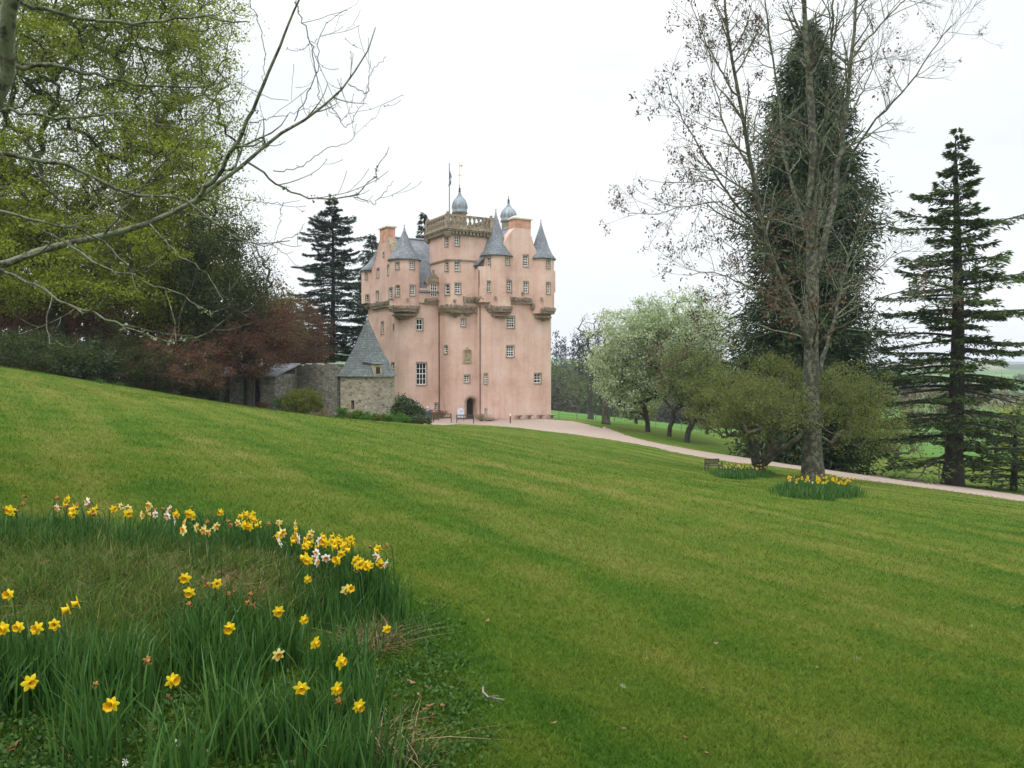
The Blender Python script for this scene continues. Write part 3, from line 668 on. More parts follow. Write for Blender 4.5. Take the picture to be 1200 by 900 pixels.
for i in range(1, 10):
    t = i/10
    for (x, y) in ((u0-e+.15+(u1-u0+2*e-.3)*t, v0-e+.15), (u0-e+.15+(u1-u0+2*e-.3)*t, v1+e-.15), (u0-e+.15, v0-e+.15+(v1-v0+2*e-.3)*t), (u1+e-.15, v0-e+.15+(v1-v0+2*e-.3)*t)):
        if b0 is None: m = MB(); m.lathe(bp, (0, 0, 0), 10); b0 = m.build('baluster', MT['sandstone'], bo, True); q = b0
        else: q = b0.copy(); C.objects.link(q); q.parent = bo
        q.location = (x, y, zb)
def ogee(c, r, z0, h, drum, win=False):
    m = MB(); m.lathe([(r*.93, z0-drum), (r*.93, z0-.1), (r*1.12, z0-.06), (r*1.12, z0)], (*c, 0), 24); dr = m.build('stair_drum', MT['sandstone'], castle)
    if win:
        m = MB(); m.box(-.2, -.3, 0, .2, .3, .06, Matrix.Translation((c[0]-.1, c[1]-r*.93, z0-.55))@Matrix(((1, 0, 0), (0, 0, -1), (0, 1, 0))).to_4x4()); wf = m.build('window', MT['white'], dr)
        m = MB(); [m.box(x-.07, y-.11, .062, x+.07, y+.11, .07, Matrix.Translation((c[0]-.1, c[1]-r*.93, z0-.55))@Matrix(((1, 0, 0), (0, 0, -1), (0, 1, 0))).to_4x4()) for x in (-.09, .09) for y in (-.14, .14)]; m.build('pane', MT['glass'], wf)
    pr = [(1.06, 0), (1.08, .04), (1.02, .07), (1.07, .2), (1.05, .36), (.92, .52), (.68, .65), (.42, .75), (.24, .84), (.14, .92), (.09, 1.0)]
    n = 32; m = MB(); m.lathe([(r*a, z0+h*b) for a, b in pr], (*c, 0), n)
    for k in range(0, 12):
        a = 2*pi*k/12; m.tube([(c[0]+(r*x+.015)*math.cos(a), c[1]+(r*x+.015)*math.sin(a), z0+h*y) for x, y in pr[3:]], .03, 5)
    dm_ = m.build('lead_dome', MT['lead'], castle, True)
    m = MB(); m.lathe([(.09, 0), (.16, .12), (.09, .22), (.13, .4), (.05, .55), (.03, .9)], (*c, z0+h-.05), 10); m.build('finial', MT['metal'], dm_)
    return dm_
DC = (2.35, 2.3); dome = ogee(DC, .78, 22.8, 2.3, 1.8)
m = MB(); m.tube([(*DC, 25.9), (*DC, 28.3)], .022, 6); m.box(DC[0]-.02, DC[1]-.02, 26.9, DC[0]+.02, DC[1]+.02, 27.0)
m.tube([(DC[0]-.28, DC[1], 26.95), (DC[0]+.28, DC[1], 26.95)], .02, 5); m.tube([(DC[0], DC[1]-.28, 26.95), (DC[0], DC[1]+.28, 26.95)], .02, 5)
m.prism([(-.3, 0), (.1, .05), (.35, .18), (.35, -.12), (.1, -.05)], -.012, .012, Matrix.Translation((*DC, 28.0))@Matrix.Rotation(pi/2, 4, 'X')); m.build('weathervane', MT['gold'], dome)
hz = MI@Vector(at(596, 260, 93.5)); d2 = ogee((hz.x, hz.y), .86, hz.z+.05, 2.1, 3.0, True)
# downpipes in the angles
for px, zt_, zb_ in ((515.2, 12.3, 0), (563.0, 12.4, 0), (561.5, 16.2, 13.2)):
    q, n_ = hit(px, 440 if zt_ < 13 else 328)
    if q is None: continue
    n_ = Vector((n_.x, n_.y, 0)).normalized(); m = MB(); p = q+n_*.06; m.tube([(p.x, p.y, zb_), (p.x, p.y, zt_)], .045, 6); m.build('downpipe', MT['metal'], castle)

# flag and pole stand on the tower roof
fl = empty('flagpole', MW@Vector((.62, 1.3, 22.0)), 0, 'thin white pole with a limp blue and white saltire flag, rising behind the balustrade', 'flagpole')
ptop = at(527.6, 192, 87.2); bx = Vector(fl.location); hgt = ptop[2]-bx.z
m = MB(); m.tube([(0, 0, -1.0), (0, 0, hgt)], [.06, .045], 8); m.lathe([(.02, 0), (.08, .06), (.02, .14)], (0, 0, hgt), 8); m.build('pole', MT['oldwood'], fl)
def flagmat():
    m, n, b, o = M('saltire_cloth'); uv = N(n, 'ShaderNodeTexCoord').outputs['UV']; s = N(n, 'ShaderNodeSeparateXYZ'); n.links.new(uv, s.inputs[0])
    d1 = math_(n, 'ABSOLUTE', math_(n, 'SUBTRACT', s.outputs[0], s.outputs[1])); d2_ = math_(n, 'ABSOLUTE', math_(n, 'SUBTRACT', math_(n, 'ADD', s.outputs[0], s.outputs[1]), 1.0))
    f = math_(n, 'LESS_THAN', math_(n, 'MINIMUM', d1, d2_), .13); n.links.new(mixc(n, f, (.05, .12, .30), (.60, .62, .66)), b.inputs['Base Color']); b.inputs['Roughness'].default_value = .8; return m
V = []; F = []; nu, nv = 12, 10; UV = []
for j in range(nv+1):
    for i in range(nu+1):
        s, t = i/nu, j/nv; z = hgt-.55-t*1.15-s*.95*(1-.25*t); x = .03+.42*math.sin(s*1.6)*(.55+.45*t)-(.62*s*s*t); y = .13*math.sin(s*9+t*2)*s
        V.append((x, y, z)); UV.append((s, t))
for j in range(nv):
    for i in range(nu): a = j*(nu+1)+i; F.append((a, a+1, a+nu+2, a+nu+1))
me = npmesh('flag', V, F, True); ul = me.uv_layers.new(name='UVMap').data
for p in me.polygons:
    for li in p.loop_indices: ul[li].uv = UV[me.loops[li].vertex_index]
fo = link('flag', me, flagmat(), fl); md = fo.modifiers.new('t', 'SOLIDIFY'); md.thickness = .012
# ================================================================== SMALLER BUILDINGS
# round-the-corner garden house with the flared slate roof
gp = at(435, 490, 66.6); GA = R(-30)
gh = empty('garden_tower', (gp[0], gp[1], gz(gp[0], gp[1])), GA, 'small square rubble tower with a steep slate roof and dormer, before the castle', 'tower')
w1, w2 = 3.35, 3.1       # wall runs from the near corner: left side along -x, right side along +y
zw = at(441, 440, 66.6)[2]-gh.location.z
def cutbox(me, boxes): return ev_bool(me, boxes, 'DIFFERENCE')
m = MB(); m.box(-w1, 0, -1.5, 0, w2, zw); base = m.mesh('s')
c1 = MB(); c1.box(-2.15, -.3, 1.0, -1.8, .45, 1.75); base = cutbox(base, [c1.mesh('c')])
gw = link('wall', base, MT['rubble'], gh)
m = MB(); m.box(-2.15, .25, 1.0, -1.8, .3, 1.75); pw = m.build('window', MT['glass'], gh)
m = MB(); m.box(-2.27, -.03, .97, -2.15, .1, 1.8); m.box(-1.8, -.03, .97, -1.68, .1, 1.8); m.box(-2.3, -.035, .85, -1.65, .1, .97); m.box(-2.27, -.033, 1.8, -1.68, .1, 1.94); m.build('stone_margin', MT['palestone'], pw)
m = MB(); cx, cy = -w1/2, w2/2; hR = at(430, 371, 68.4)[2]-gh.location.z-zw; prv = None; n = 9
rings = []
for i in range(n+1):
    t = i/n; k = (1-t)*(1+.0)+.0; k = (1-t)**1.0*.86+.14*(1-t)**4; z = zw-.1+hR*t
    a, b = (w1/2+.2)*k+.01, (w2/2+.2)*k+.01; rings.append([(cx-a, cy-b, z), (cx+a, cy-b, z), (cx+a, cy+b, z), (cx-a, cy+b, z)])
v = [p for r_ in rings for p in r_]; m.add(v, [(i*4+j, i*4+(j+1) % 4, (i+1)*4+(j+1) % 4, (i+1)*4+j) for i in range(n) for j in range(4)]+[(3, 2, 1, 0)])
gr = m.build('roof', MT['slate_old'], gh, uv=True)
m = MB(); m.lathe([(.16, -.3), (.05, .0), (.12, .08), (.02, .2)], (cx, cy, zw+hR), 8); m.build('finial', MT['lead'], gr)
# dormer looks out of the right-hand slope
m = MB(); Md = Matrix.Translation((0.12, .75, zw-.02)); m.box(-1.0, -.5, -.1, .0, .5, .95, Md); dd = m.build('dormer', MT['palestone'], gh)
m = MB(); m.box(-.02, -.26, .15, .015, .26, .72, Md); m.build('opening_shade', MT['dark'], dd)  # dark slab on the solid dormer face, shade of its opening as colour
m = MB(); m.add([tuple(Md@Vector(p)) for p in [(-1.3, -.62, 1.15), (.12, -.62, .93), (.12, .62, .93), (-1.3, .62, 1.15), (-1.3, -.62, 1.25), (.12, -.62, 1.02), (.12, .62, 1.02), (-1.3, .62, 1.25)]], [(0, 3, 2, 1), (4, 5, 6, 7), (0, 1, 5, 4), (1, 2, 6, 5), (2, 3, 7, 6), (3, 0, 4, 7)]); m.build('dormer_roof', MT['slate_old'], gh, uv=True)

# the old courtyard wall running back from it to the shed
def wall_run(name, pts, tops, thick, mat, label, cat, cuts=()):
    """pts: (px, py, D) along the foot, tops: pixel y of the wall head"""
    P = [at(*p) for p in pts]; n = 34; s = np.linspace(0, 1, n)
    ts = np.linspace(0, 1, len(P)); X = np.interp(s, ts, [p[0] for p in P]); Y = np.interp(s, ts, [p[1] for p in P])
    Zt = np.interp(s, ts, [at(p[0], t, p[2])[2] for p, t in zip(pts, tops)])+rng.normal(size=n)*.06
    d = np.array([X[-1]-X[0], Y[-1]-Y[0]]); d /= np.linalg.norm(d); nr = np.array([d[1], -d[0]])
    o = Vector((X[0], Y[0], gz(X[0], Y[0]))); m = MB()
    V = []
    for i in range(n):
        for s_, hgt_ in ((0, 0), (0, 1), (1, 1), (1, 0)):
            x = X[i]+nr[0]*thick*(s_-.5); y = Y[i]+nr[1]*thick*(s_-.5); V.append((x-o.x, y-o.y, (Zt[i] if hgt_ else gz(x, y)-.5)-o.z))
    F = [(i*4+j, i*4+(j+1) % 4, (i+1)*4+(j+1) % 4, (i+1)*4+j) for i in range(n-1) for j in range(4)]+[(0, 1, 2, 3), (4*n-1, 4*n-2, 4*n-3, 4*n-4)]
    m.add(V, F); me = m.mesh(name); b = bmesh.new(); b.from_mesh(me); bmesh.ops.recalc_face_normals(b, faces=b.faces); b.to_mesh(me); b.free()
    return tag(link(name, me, MT[mat], None, o), label, cat)
wall_run('courtyard_wall', [(399, 486, 68.5), (370, 482, 70), (342, 475, 72.5), (318, 470, 74)], [427, 426, 429, 433], .8, 'drystone', 'tall rough grey rubble wall joining the left side of the slate-roofed garden tower', 'wall')
# open-fronted garden shed
sp0 = at(247, 467, 68.5); SA = R(-12)
sh = empty('garden_shed', (sp0[0], sp0[1], gz(sp0[0], sp0[1])-.05), SA, 'low stone garden shed with pale grey roof and dark open front, by the red-leaved maple', 'shed')
m = MB()
for a, b in ((0, 1.2), (1.75, 3.05), (4.6, 6.0)): m.box(a, 0, -1.5, b, .4, 2.0)
m.box(1.2, .01, -1.5, 1.75, .39, -.2); m.box(-.01, .4, -1.5, .4, 4.0, 2.0); m.box(.4, 3.6, -1.5, 6.0, 4.0, 2.85); m.box(5.6, .4, -1.5, 6.01, 3.6, 2.2); m.build('wall', MT['drystone'], sh)
m = MB(); m.add([(-.2, -.3, 1.95), (6.2, -.3, 1.95), (6.2, 4.2, 3.0), (-.2, 4.2, 3.0), (-.2, -.3, 2.07), (6.2, -.3, 2.07), (6.2, 4.2, 3.12), (-.2, 4.2, 3.12)], [(0, 3, 2, 1), (4, 5, 6, 7), (0, 1, 5, 4), (1, 2, 6, 5), (2, 3, 7, 6), (3, 0, 4, 7)])
m.build('roof', plain('weathered_roof_sheet', (.20, .22, .23), .7, 0, .35, 1.2, .1), sh, uv=True)
m = MB(); m.box(3.06, .05, -1.2, 3.9, .14, 1.95); m.build('door', MT['dark'], sh); m = MB(); m.box(3.92, 0, -1.2, 4.06, .16, 1.95); m.build('door_post', MT['oldwood'], sh); m = MB(); m.box(3.9, 2.6, -1, 5.6, 2.7, 2.2); m.build('dark_backing', MT['dark'], sh)  # backing is an added near-black sheet, painting the shade inside the open front

# ================================================================== FURNITURE AT THE DOOR
def bench(px, py, D, rz, label, L=1.75, h=.85, simple=False):
    p = at(px, py, D); b = empty('garden_bench', (p[0], p[1], gz(p[0], p[1])+.04), rz, label, 'bench', None)
    m = MB(); m.box(-L/2, -.25, .40, L/2, .22, .45); m.build('seat', MT['wood'], b)
    m = MB(); m.box(-L/2, .22, .78, L/2, .27, .86); m.box(-L/2, .22, .48, L/2, .27, .54)
    for i in range(11): x = -L/2+L*(i+.5)/11; m.box(x-.03, .23, .54, x+.03, .26, .78)
    m.build('backrest', MT['wood'], b)
    for x in (-L/2+.03, L/2-.03):
        for y, z in ((-.23, .62), (.24, .86)): m = MB(); m.box(x-.035, y-.035, -.05, x+.035, y+.035, z); m.build('leg', MT['wood'], b)
        m = MB(); m.box(x-.04, -.28, .62, x+.04, .22, .66); m.build('armrest', MT['wood'], b)
    return b
# both face the castle: we see their backs
bench(545, 496.5, 80.5, R(180+4), 'dark wooden bench on the gravel directly in front of the arched castle door')
bb = bench(518.5, 496.5, 79.8, R(180+2), 'dark wooden bench beside the rhododendron, left of the one at the castle door', 1.8)
# information board, rounded top
p = at(539.8, 489, 84.0); ib = empty('information_board', (p[0], p[1], gz(p[0], p[1])+.04), R(8), 'pale blue and white round-topped display board standing left of the castle door', 'sign')
def boardmat():
    m, n, b, o = M('printed_board'); v = objco(n); f = noise(n, v, 7, 4, .7)
    n.links.new(ramp(n, f, [(.38, (.20, .28, .55)), (.46, (.55, .60, .78)), (.56, (.75, .77, .84))]), b.inputs['Base Color']); return m
pts = [(-.34, .35), (.34, .35), (.34, 1.15)]+[(.34*math.cos(a), 1.15+.22*math.sin(a)) for a in np.linspace(0, pi, 9)[1:-1]]+[(-.34, 1.15)]
m = MB(); m.prism(pts, -.02, .02, Matrix(((1, 0, 0), (0, 0, -1), (0, 1, 0))).to_4x4()); m.build('panel', boardmat(), ib)
for x in (-.3, .3): m = MB(); m.tube([(x, .04, 0), (x, .04, 1.0)], .025, 6); m.build('leg', MT['metal'], ib)
# brown planter box and shrub pots by the wall
def dryplant(px, py, D, w, h, label, mats=None, dens=900):
    p = at(px, py, D); o = Vector((p[0], p[1], gz(p[0], p[1])+.03)); n = 60
    b = np.array([[0, 0, 0.]]*n); t = np.c_[rng.normal(size=(n, 2))*w*.45, h*(.4+.6*rng.random(n))]
    r = empty('border_shrub', o, 0, label, 'shrub'); V, F = segs(b, t, np.full(n, .012), np.full(n, .005), 3); link('stem', npmesh('stem', V, F), MT['twig'], r)
    V, F = cloud(t*.85, np.full(n, .16), dens//n, .07, 1); link('foliage', npmesh('foliage', V, F), mats or MT['leaf_rust'], r); return r
MT['twig'] = plain('brown_twigs', (.13, .10, .07), .9, 0, .3, 5, 0)
MT['leaf_rust'] = leafmat('rusty_leaves', [(.10, .035, .018), (.17, .06, .03), (.13, .10, .04)], .6)
MT['leaf_dry'] = leafmat('dry_stems', [(.22, .17, .10), (.30, .22, .13), (.14, .13, .05)], .6)
dryplant(503, 490, 84.5, .9, 1.0, 'rusty brown shrub against the pink wall behind the left bench'); dryplant(517, 489, 85, 1.0, 1.0, 'reddish shrub at the foot of the pink wall beside the corner downpipe')
dryplant(564, 491, 85.2, 1.3, .8, 'low russet shrub on the right of the castle door', MT['leaf_dry']); dryplant(574, 492.5, 85.6, 1.6, .45, 'straggly dry border plant under the narrow window right of the door', MT['leaf_dry'], 500)
p = at(509.5, 488, 82.6); pb = empty('wooden_chest', (p[0], p[1], gz(p[0], p[1])+.04), R(5), 'red brown slatted wooden chest between the seated person and the castle wall', 'chest')
m = MB(); [m.box(-.45, -.25, .08+.13*i, .45, .25, .19+.13*i) for i in range(5)]; m.box(-.43, -.23, .05, .43, .23, .72); m.build('body', MT['woodred'], pb)
m = MB(); m.box(-.5, -.3, .74, .5, .3, .80); m.build('lid', MT['woodred'], pb)
for x in (-.42, .42):
    for y in (-.22, .22): m = MB(); m.box(x-.04, y-.04, -.02, x+.04, y+.04, .1); m.build('leg', MT['woodred'], pb)
# four little stone seats along the foot of the jamb
for i, (px, py) in enumerate(((605.5, 496.5), (617.5, 496.8), (631, 497), (643.5, 497.2))):
    D = 86.0+i*1.05; p = at(px, py, D)
    q, n_ = hit(px, 480); wq = MW@q; nn = MR.inverted()@Vector((n_.x, n_.y, 0)).normalized(); x, y = wq.x+nn.x*.55, wq.y+nn.y*.55
    r = empty('stone_stool', (x, y, gz(x, y)+.02), R(30), ('nearest the door', 'second from the door', 'third from the door', 'at the right corner of the castle')[i] and 'small mushroom shaped stone seat, '+('first of the four from the door', 'second of the four from the door', 'third of the four from the door', 'last of the four, at the castle corner')[i], 'stone seat', 'stone seats along the castle wall')
    m = MB(); m.lathe([(.30, -.05), (.20, .05), (.15, .3), (.2, .38)], (0, 0, 0), 10); m.build('base', MT['margin'], r); m = MB(); m.lathe([(.34, .38), (.44, .42), (.44, .52), (.2, .56)], (0, 0, 0), 12); m.build('seat', MT['sandstone'], r)
p = at(598, 497.5, 82); r = empty('bollard', (p[0], p[1], gz(p[0], p[1])+.03), 0, 'thin dark marker post with a white top on the castle forecourt', 'post')
m = MB(); m.lathe([(.06, -.05), (.055, .75)], (0, 0, 0), 8); m.build('post', MT['metal'], r); m = MB(); m.lathe([(.07, .75), (.07, .95), (.03, 1.0)], (0, 0, 0), 8); m.build('cap', MT['white'], r)
# small bench out on the lawn, end on
p = ground(836, 552); r = bench(836, 552, p[1], R(15), 'small dark wooden bench alone on the lawn left of the pale daffodils', 1.15, .55)
r.location = (p[0], p[1], gz(p[0], p[1])); r.scale = (.62, .62, .62); print('bench D', p)

# ================================================================== THE SEATED PERSON
def skin(name, chain, edges, rad, mat, parent, sub=1):
    me = bpy.data.meshes.new(name); me.from_pydata(chain, edges, []); o = link(name, me, None, parent)
    md = o.modifiers.new('s', 'SKIN'); 
    for i, v in enumerate(me.skin_vertices[0].data): v.radius = (rad[i], rad[i]*.85) if not hasattr(rad[i], '__len__') else rad[i]; v.use_root = i == 0
    m2 = o.modifiers.new('u', 'SUBSURF'); m2.levels = sub; m2.render_levels = sub
    dg = bpy.context.evaluated_depsgraph_get(); nm = bpy.data.meshes.new_from_object(o.evaluated_get(dg)); o.modifiers.clear(); o.data = nm; nm.materials.clear(); nm.materials.append(mat)
    for p_ in nm.polygons: p_.use_smooth = True
    return o
MT['skin'] = plain('skin', (.50, .30, .22), .6, 0, .05, 3, 0); MT['blue'] = plain('blue_anorak', (.035, .17, .38), .7, 0, .2, 6, .1); MT['trouser'] = plain('dark_trousers', (.04, .045, .06), .9, 0, .2, 5, 0); MT['hair'] = plain('white_hair', (.72, .70, .68), .8, 0, .1, 20, .2)
p = at(501.0, 492, 80.8)
pe = empty('person', (p[0], p[1], gz(p[0], p[1])+.04), R(160), 'white haired person in a blue anorak sitting beside the rhododendron near the castle', 'person')
# local: seat at z .45, person looks along -y before the turn
J = [(0, 0, .52), (0, .03, .75), (0, .05, .98), (0, .03, 1.12), (0, .0, 1.22), (0, -.01, 1.32), (-.19, .04, 1.04), (-.24, -.02, .80), (-.18, -.22, .66), (-.15, -.34, .60), (.19, .04, 1.04), (.24, -.02, .80), (.18, -.22, .66), (.15, -.34, .60),
     (-.11, -.08, .50), (-.13, -.46, .50), (-.13, -.44, .10), (-.13, -.56, .04), (.11, -.08, .50), (.13, -.46, .50), (.13, -.44, .10), (.13, -.56, .04)]
E_ = [(0, 1), (1, 2), (2, 3), (3, 4), (4, 5), (2, 6), (6, 7), (7, 8), (8, 9), (2, 10), (10, 11), (11, 12), (12, 13), (0, 14), (14, 15), (15, 16), (16, 17), (0, 18), (18, 19), (19, 20), (20, 21)]
RR = [(.16, .12), (.15, .11), (.17, .11), .055, .085, .075, .06, .05, .038, .035, .06, .05, .038, .035, .085, .065, .045, .04, .085, .065, .045, .04]
skin('body', J, E_, RR, MT['skin'], pe)
skin('anorak', [J[i] for i in (0, 1, 2, 3, 6, 7, 8, 10, 11, 12)], [(0, 1), (1, 2), (2, 3), (2, 4), (4, 5), (5, 6), (2, 7), (7, 8), (8, 9)], [(.20, .15), (.19, .14), (.20, .14), .07, .085, .07, .058, .085, .07, .058], MT['blue'], pe)
skin('trousers', [J[i] for i in (0, 14, 15, 16, 18, 19, 20)], [(0, 1), (1, 2), (2, 3), (0, 4), (4, 5), (5, 6)], [(.17, .13), .1, .08, .06, .1, .08, .06], MT['trouser'], pe)
m = MB(); m.lathe([(.02, -.06), (.085, -.03), (.105, .04), (.09, .10), (.05, .135), (.01, .145)], (0, .025, 1.27), 12); m.build('hair', MT['hair'], pe, True)
# a slatted seat under the person
pbn = empty('garden_bench', (p[0], p[1], pe.location.z), R(160), 'plain wooden seat under the person in blue, half hidden by the rhododendron', 'bench')
m = MB(); m.box(-.6, -.3, .36, .6, .2, .41); m.build('seat', MT['wood'], pbn); m = MB(); m.box(-.6, .24, .44, .6, .28, .8); m.build('backrest', MT['wood'], pbn)
for x in (-.55, .55):
    for y in (-.26, .24): m = MB(); m.box(x-.035, y-.035, -.03, x+.035, y+.035, .36 if y < 0 else .8); m.build('leg', MT['wood'], pbn)

# ================================================================== TREES
MT['bark_ash'] = barkmat('lichened_bark', (.022, .021, .015), (.065, .062, .043), (.13, .14, .085), .35, 5)
MT['bark_dark'] = barkmat('dark_bark', (.018, .016, .013), (.05, .044, .033), (.06, .07, .04), .2, 3)
MT['bark_brown'] = barkmat('grey_brown_bark', (.035, .03, .022), (.10, .085, .06), (.13, .14, .09), .35, 3)
MT['bark_lichen'] = barkmat('pale_lichened_twigs', (.03, .026, .018), (.07, .06, .04), (.16, .175, .11), .5, 9)
MT['leaf_beech'] = leafmat('young_beech_leaves', [(.09, .12, .008), (.20, .25, .014), (.32, .38, .026), (.24, .27, .035)], .45, .6)
MT['leaf_dull'] = leafmat('dull_green_leaves', [(.02, .035, .008), (.045, .065, .012), (.09, .11, .02)], .4, .35)
MT['leaf_copper'] = leafmat('copper_leaves', [(.06, .028, .016), (.13, .052, .026), (.20, .09, .04), (.12, .10, .035)], .4, .3)
MT['leaf_red'] = leafmat('red_maple_leaves', [(.05, .024, .015), (.11, .045, .026), (.16, .08, .04), (.11, .09, .045)], .7, .35)
MT['leaf_blossom'] = leafmat('pear_blossom_and_leaf', [(.16, .24, .08), (.28, .37, .16), (.50, .58, .36), (.76, .80, .66)], .35, .55)
MT['leaf_olive'] = leafmat('olive_catkin_leaves', [(.06, .085, .016), (.12, .155, .03), (.19, .22, .055), (.23, .225, .09)], .5, .5)
MT['leaf_bush'] = leafmat('yellow_green_shrub', [(.05, .07, .008), (.11, .13, .014), (.19, .19, .025)], .8, .3)
MT['leaf_rhodo'] = leafmat('rhododendron_leaves', [(.010, .022, .008), (.03, .055, .018), (.075, .115, .045), (.10, .12, .05)], .8, .15, .4)
MT['leaf_fresh'] = leafmat('fresh_green_shoots', [(.03, .10, .008), (.07, .18, .015), (.12, .25, .03)], 1.2, .4)
MT['leaf_yellow'] = leafmat('yellow_spring_leaves', [(.15, .19, .012), (.26, .30, .02), (.34, .36, .03)], .5, .45)
MT['needle_w'] = leafmat('dark_conifer_needles', [(.010, .024, .008), (.020, .044, .013), (.040, .075, .022), (.05, .08, .022)], .5, .1)
MT['needle_c'] = leafmat('cedar_needles', [(.014, .038, .012), (.035, .072, .016), (.07, .12, .022), (.095, .145, .025)], .5, .2)
MT['needle_f'] = leafmat('blue_fir_needles', [(.010, .026, .014), (.022, .048, .022), (.045, .08, .034)], .6, .15)
MT['seed'] = leafmat('dead_seed_clusters', [(.045, .026, .016), (.09, .045, .026), (.13, .085, .05)], 1.5, .2)

def loose_tree(name, base, ells, n_cl, per, cr, size, leaf, bark, label, cat='tree', group=None, tr=.25, stems=1, lean=(0, 0), tip=.018, fork=.3, aspect=.62, flat=.8, seed=1, shell=.35, spread=.4, twigs=0, kind=None, k=6, dens=None):
    """base: world xyz of the foot; ells: crown ellipsoids relative to the foot"""
    rg = np.random.default_rng(seed); base = np.array(base, float); root = empty(name, tuple(base), 0, label, cat, group)
    pts = in_ellipsoids(ells, n_cl, rg, shell); pts = pts[pts[:, 2] > .12*max(e[2]+e[5] for e in ells)]
    top = max(e[2] for e in ells); P = []
    WV = []
    if stems == 1:
        cx, cy = np.mean([e[0] for e in ells]), np.mean([e[1] for e in ells]); n = 7
        T = [(lean[0]*t+cx*t*t*.35+rg.normal()*.05*top*t*.3, lean[1]*t+cy*t*t*.35, (top*fork)*t*1.0-.3*(t == 0)) for t in np.linspace(0, 1, n)]
        A, pr, r = skeleton(T, pts, tip=tip, rg=rg, base_r=tr); r[0] *= 1.3; woods = [(A, pr, r)]
    else:
        lab = (np.arctan2(pts[:, 1], pts[:, 0])+pi)/(2*pi)*stems; lab = lab.astype(int) % stems; woods = []
        for s in range(stems):
            q = pts[lab == s]
            if len(q) < 2: continue
            c = q.mean(0); T = [(c[0]*.55*t**1.2+math.cos(s*2.4)*.15, c[1]*.55*t**1.2+math.sin(s*2.4)*.15, c[2]*.6*t-.3*(t == 0)) for t in np.linspace(0, 1, 6)]
            woods.append(skeleton(T, q, tip=tip, rg=rg, base_r=tr*(.6+.4*rg.random())))
    parts = []; ends = []
    for A, pr, r in woods:
        i = np.arange(1, len(A)); parts.append(segs(A[pr[1:]], A[i]+(A[i]-A[pr[1:]])*.04, np.minimum(r[pr[1:]], r[i]*1.9), r[i], k))
        has = np.zeros(len(A), bool); has[pr[pr >= 0]] = True; ends.append(np.c_[A[~has], A[~has]-A[pr[~has]]])
    E = np.concatenate(ends)
    if twigs:
        b = np.repeat(E[:, :3], twigs, 0)+rg.normal(size=(len(E)*twigs, 3))*cr*.25; d = unit(unit(np.repeat(E[:, 3:], twigs, 0))*.7+rg.normal(size=b.shape)*.6+np.array([0, 0, .25]))
        L = cr*(.5+.8*rg.random((len(b), 1))); e1 = b+d*L; parts.append(segs(b, e1, np.full(len(b), tip*.6), np.full(len(b), tip*.3), 3))
    V, F = merge(parts); link('trunk', npmesh('trunk', V, F, True), MT[bark] if isinstance(bark, str) else bark, root)
    if per:
        rr = np.full(len(E), cr)*(.7+.6*rg.random(len(E))); E = np.concatenate([E[:, :3], pts]); rr = np.full(len(E), cr)*(.7+.6*rg.random(len(E))); V, F = cloud(E, rr, per, size, flat, .0, aspect, rg); link('crown', npmesh('crown', V, F), MT[leaf], root)
    return root
def foot(px, py): p = ground(px, py); return (p[0], p[1], gz(p[0], p[1]))
def footD(px, D): x = (px-600)/FPX*D; return (x, D, gz(x, D))
def E3(px0, py0, px1, py1, base, dy=0, deep=None):
    """crown ellipsoid filling a box of the view at the tree's own distance"""
    D = base[1]+dy; a = at(px0, py1, D); b = at(px1, py0, D); c = (a+b)/2-np.array(base); w, h = abs(b[0]-a[0])/2, abs(b[2]-a[2])/2
    return (c[0], dy, c[2], w, deep or w*.85, h)

# --- blossom trees along the drive
b1 = foot(759, 506); loose_tree('blossom_tree', b1, [E3(692, 352, 800, 478, b1), E3(697, 400, 760, 492, b1, -1), E3(735, 350, 815, 440, b1, 1)], 700, 44, .7, .20, 'leaf_blossom', 'bark_dark', 'pale green and white blossoming tree with a domed crown, nearest the castle', tr=.25, seed=11, twigs=2, shell=.2)
b2 = foot(784, 511.5); loose_tree('blossom_tree', b2, [E3(765, 342, 862, 450, b2), E3(770, 380, 850, 480, b2, -1)], 500, 36, .65, .19, 'leaf_blossom', 'bark_dark', 'looser white-flecked green tree overlapping the domed blossom tree on its right', tr=.22, seed=12, twigs=2, shell=.15)
b3 = foot(805, 518); loose_tree('field_maple', b3, [E3(770, 400, 850, 490, b3), E3(800, 420, 875, 500, b3, 1)], 240, 40, .7, .15, 'leaf_olive', 'bark_dark', 'small dull olive tree by the drive with thick dark trunk under the blossom trees', tr=.26, seed=13, twigs=2)
b4 = foot(710, 497); rt = empty('tree_stump', b4, 0, 'tall broken grey tree stump beside the drive at the edge of the forecourt', 'stump')
m = MB(); hS = 2.9; m.lathe([(.62, -.3), (.46, .3), (.40, 1.2), (.40, 2.2), (.44, hS)], (0, 0, 0), 12, None); me_ = m.build('trunk', MT['bark_brown'], rt, True)
m = MB(); [m.tube([(0, 0, hS-.6), (dx*.5, .05, hS-.1), (dx, .1, hS+dz)], [.26, .2, .12], 7) for dx, dz in ((-.7, .5), (.55, .45), (.1, .7), (-1.3, .9))]; m.build('broken_limb', MT['bark_brown'], rt, True)
V, F = cloud(np.array([[-1.1, .1, hS+.9], [.5, .1, hS+.7], [0, 0, hS+1.1]]), [.7]*3, 120, .14); link('sprouts', npmesh('sprouts', V, F), MT['leaf_olive'], rt)
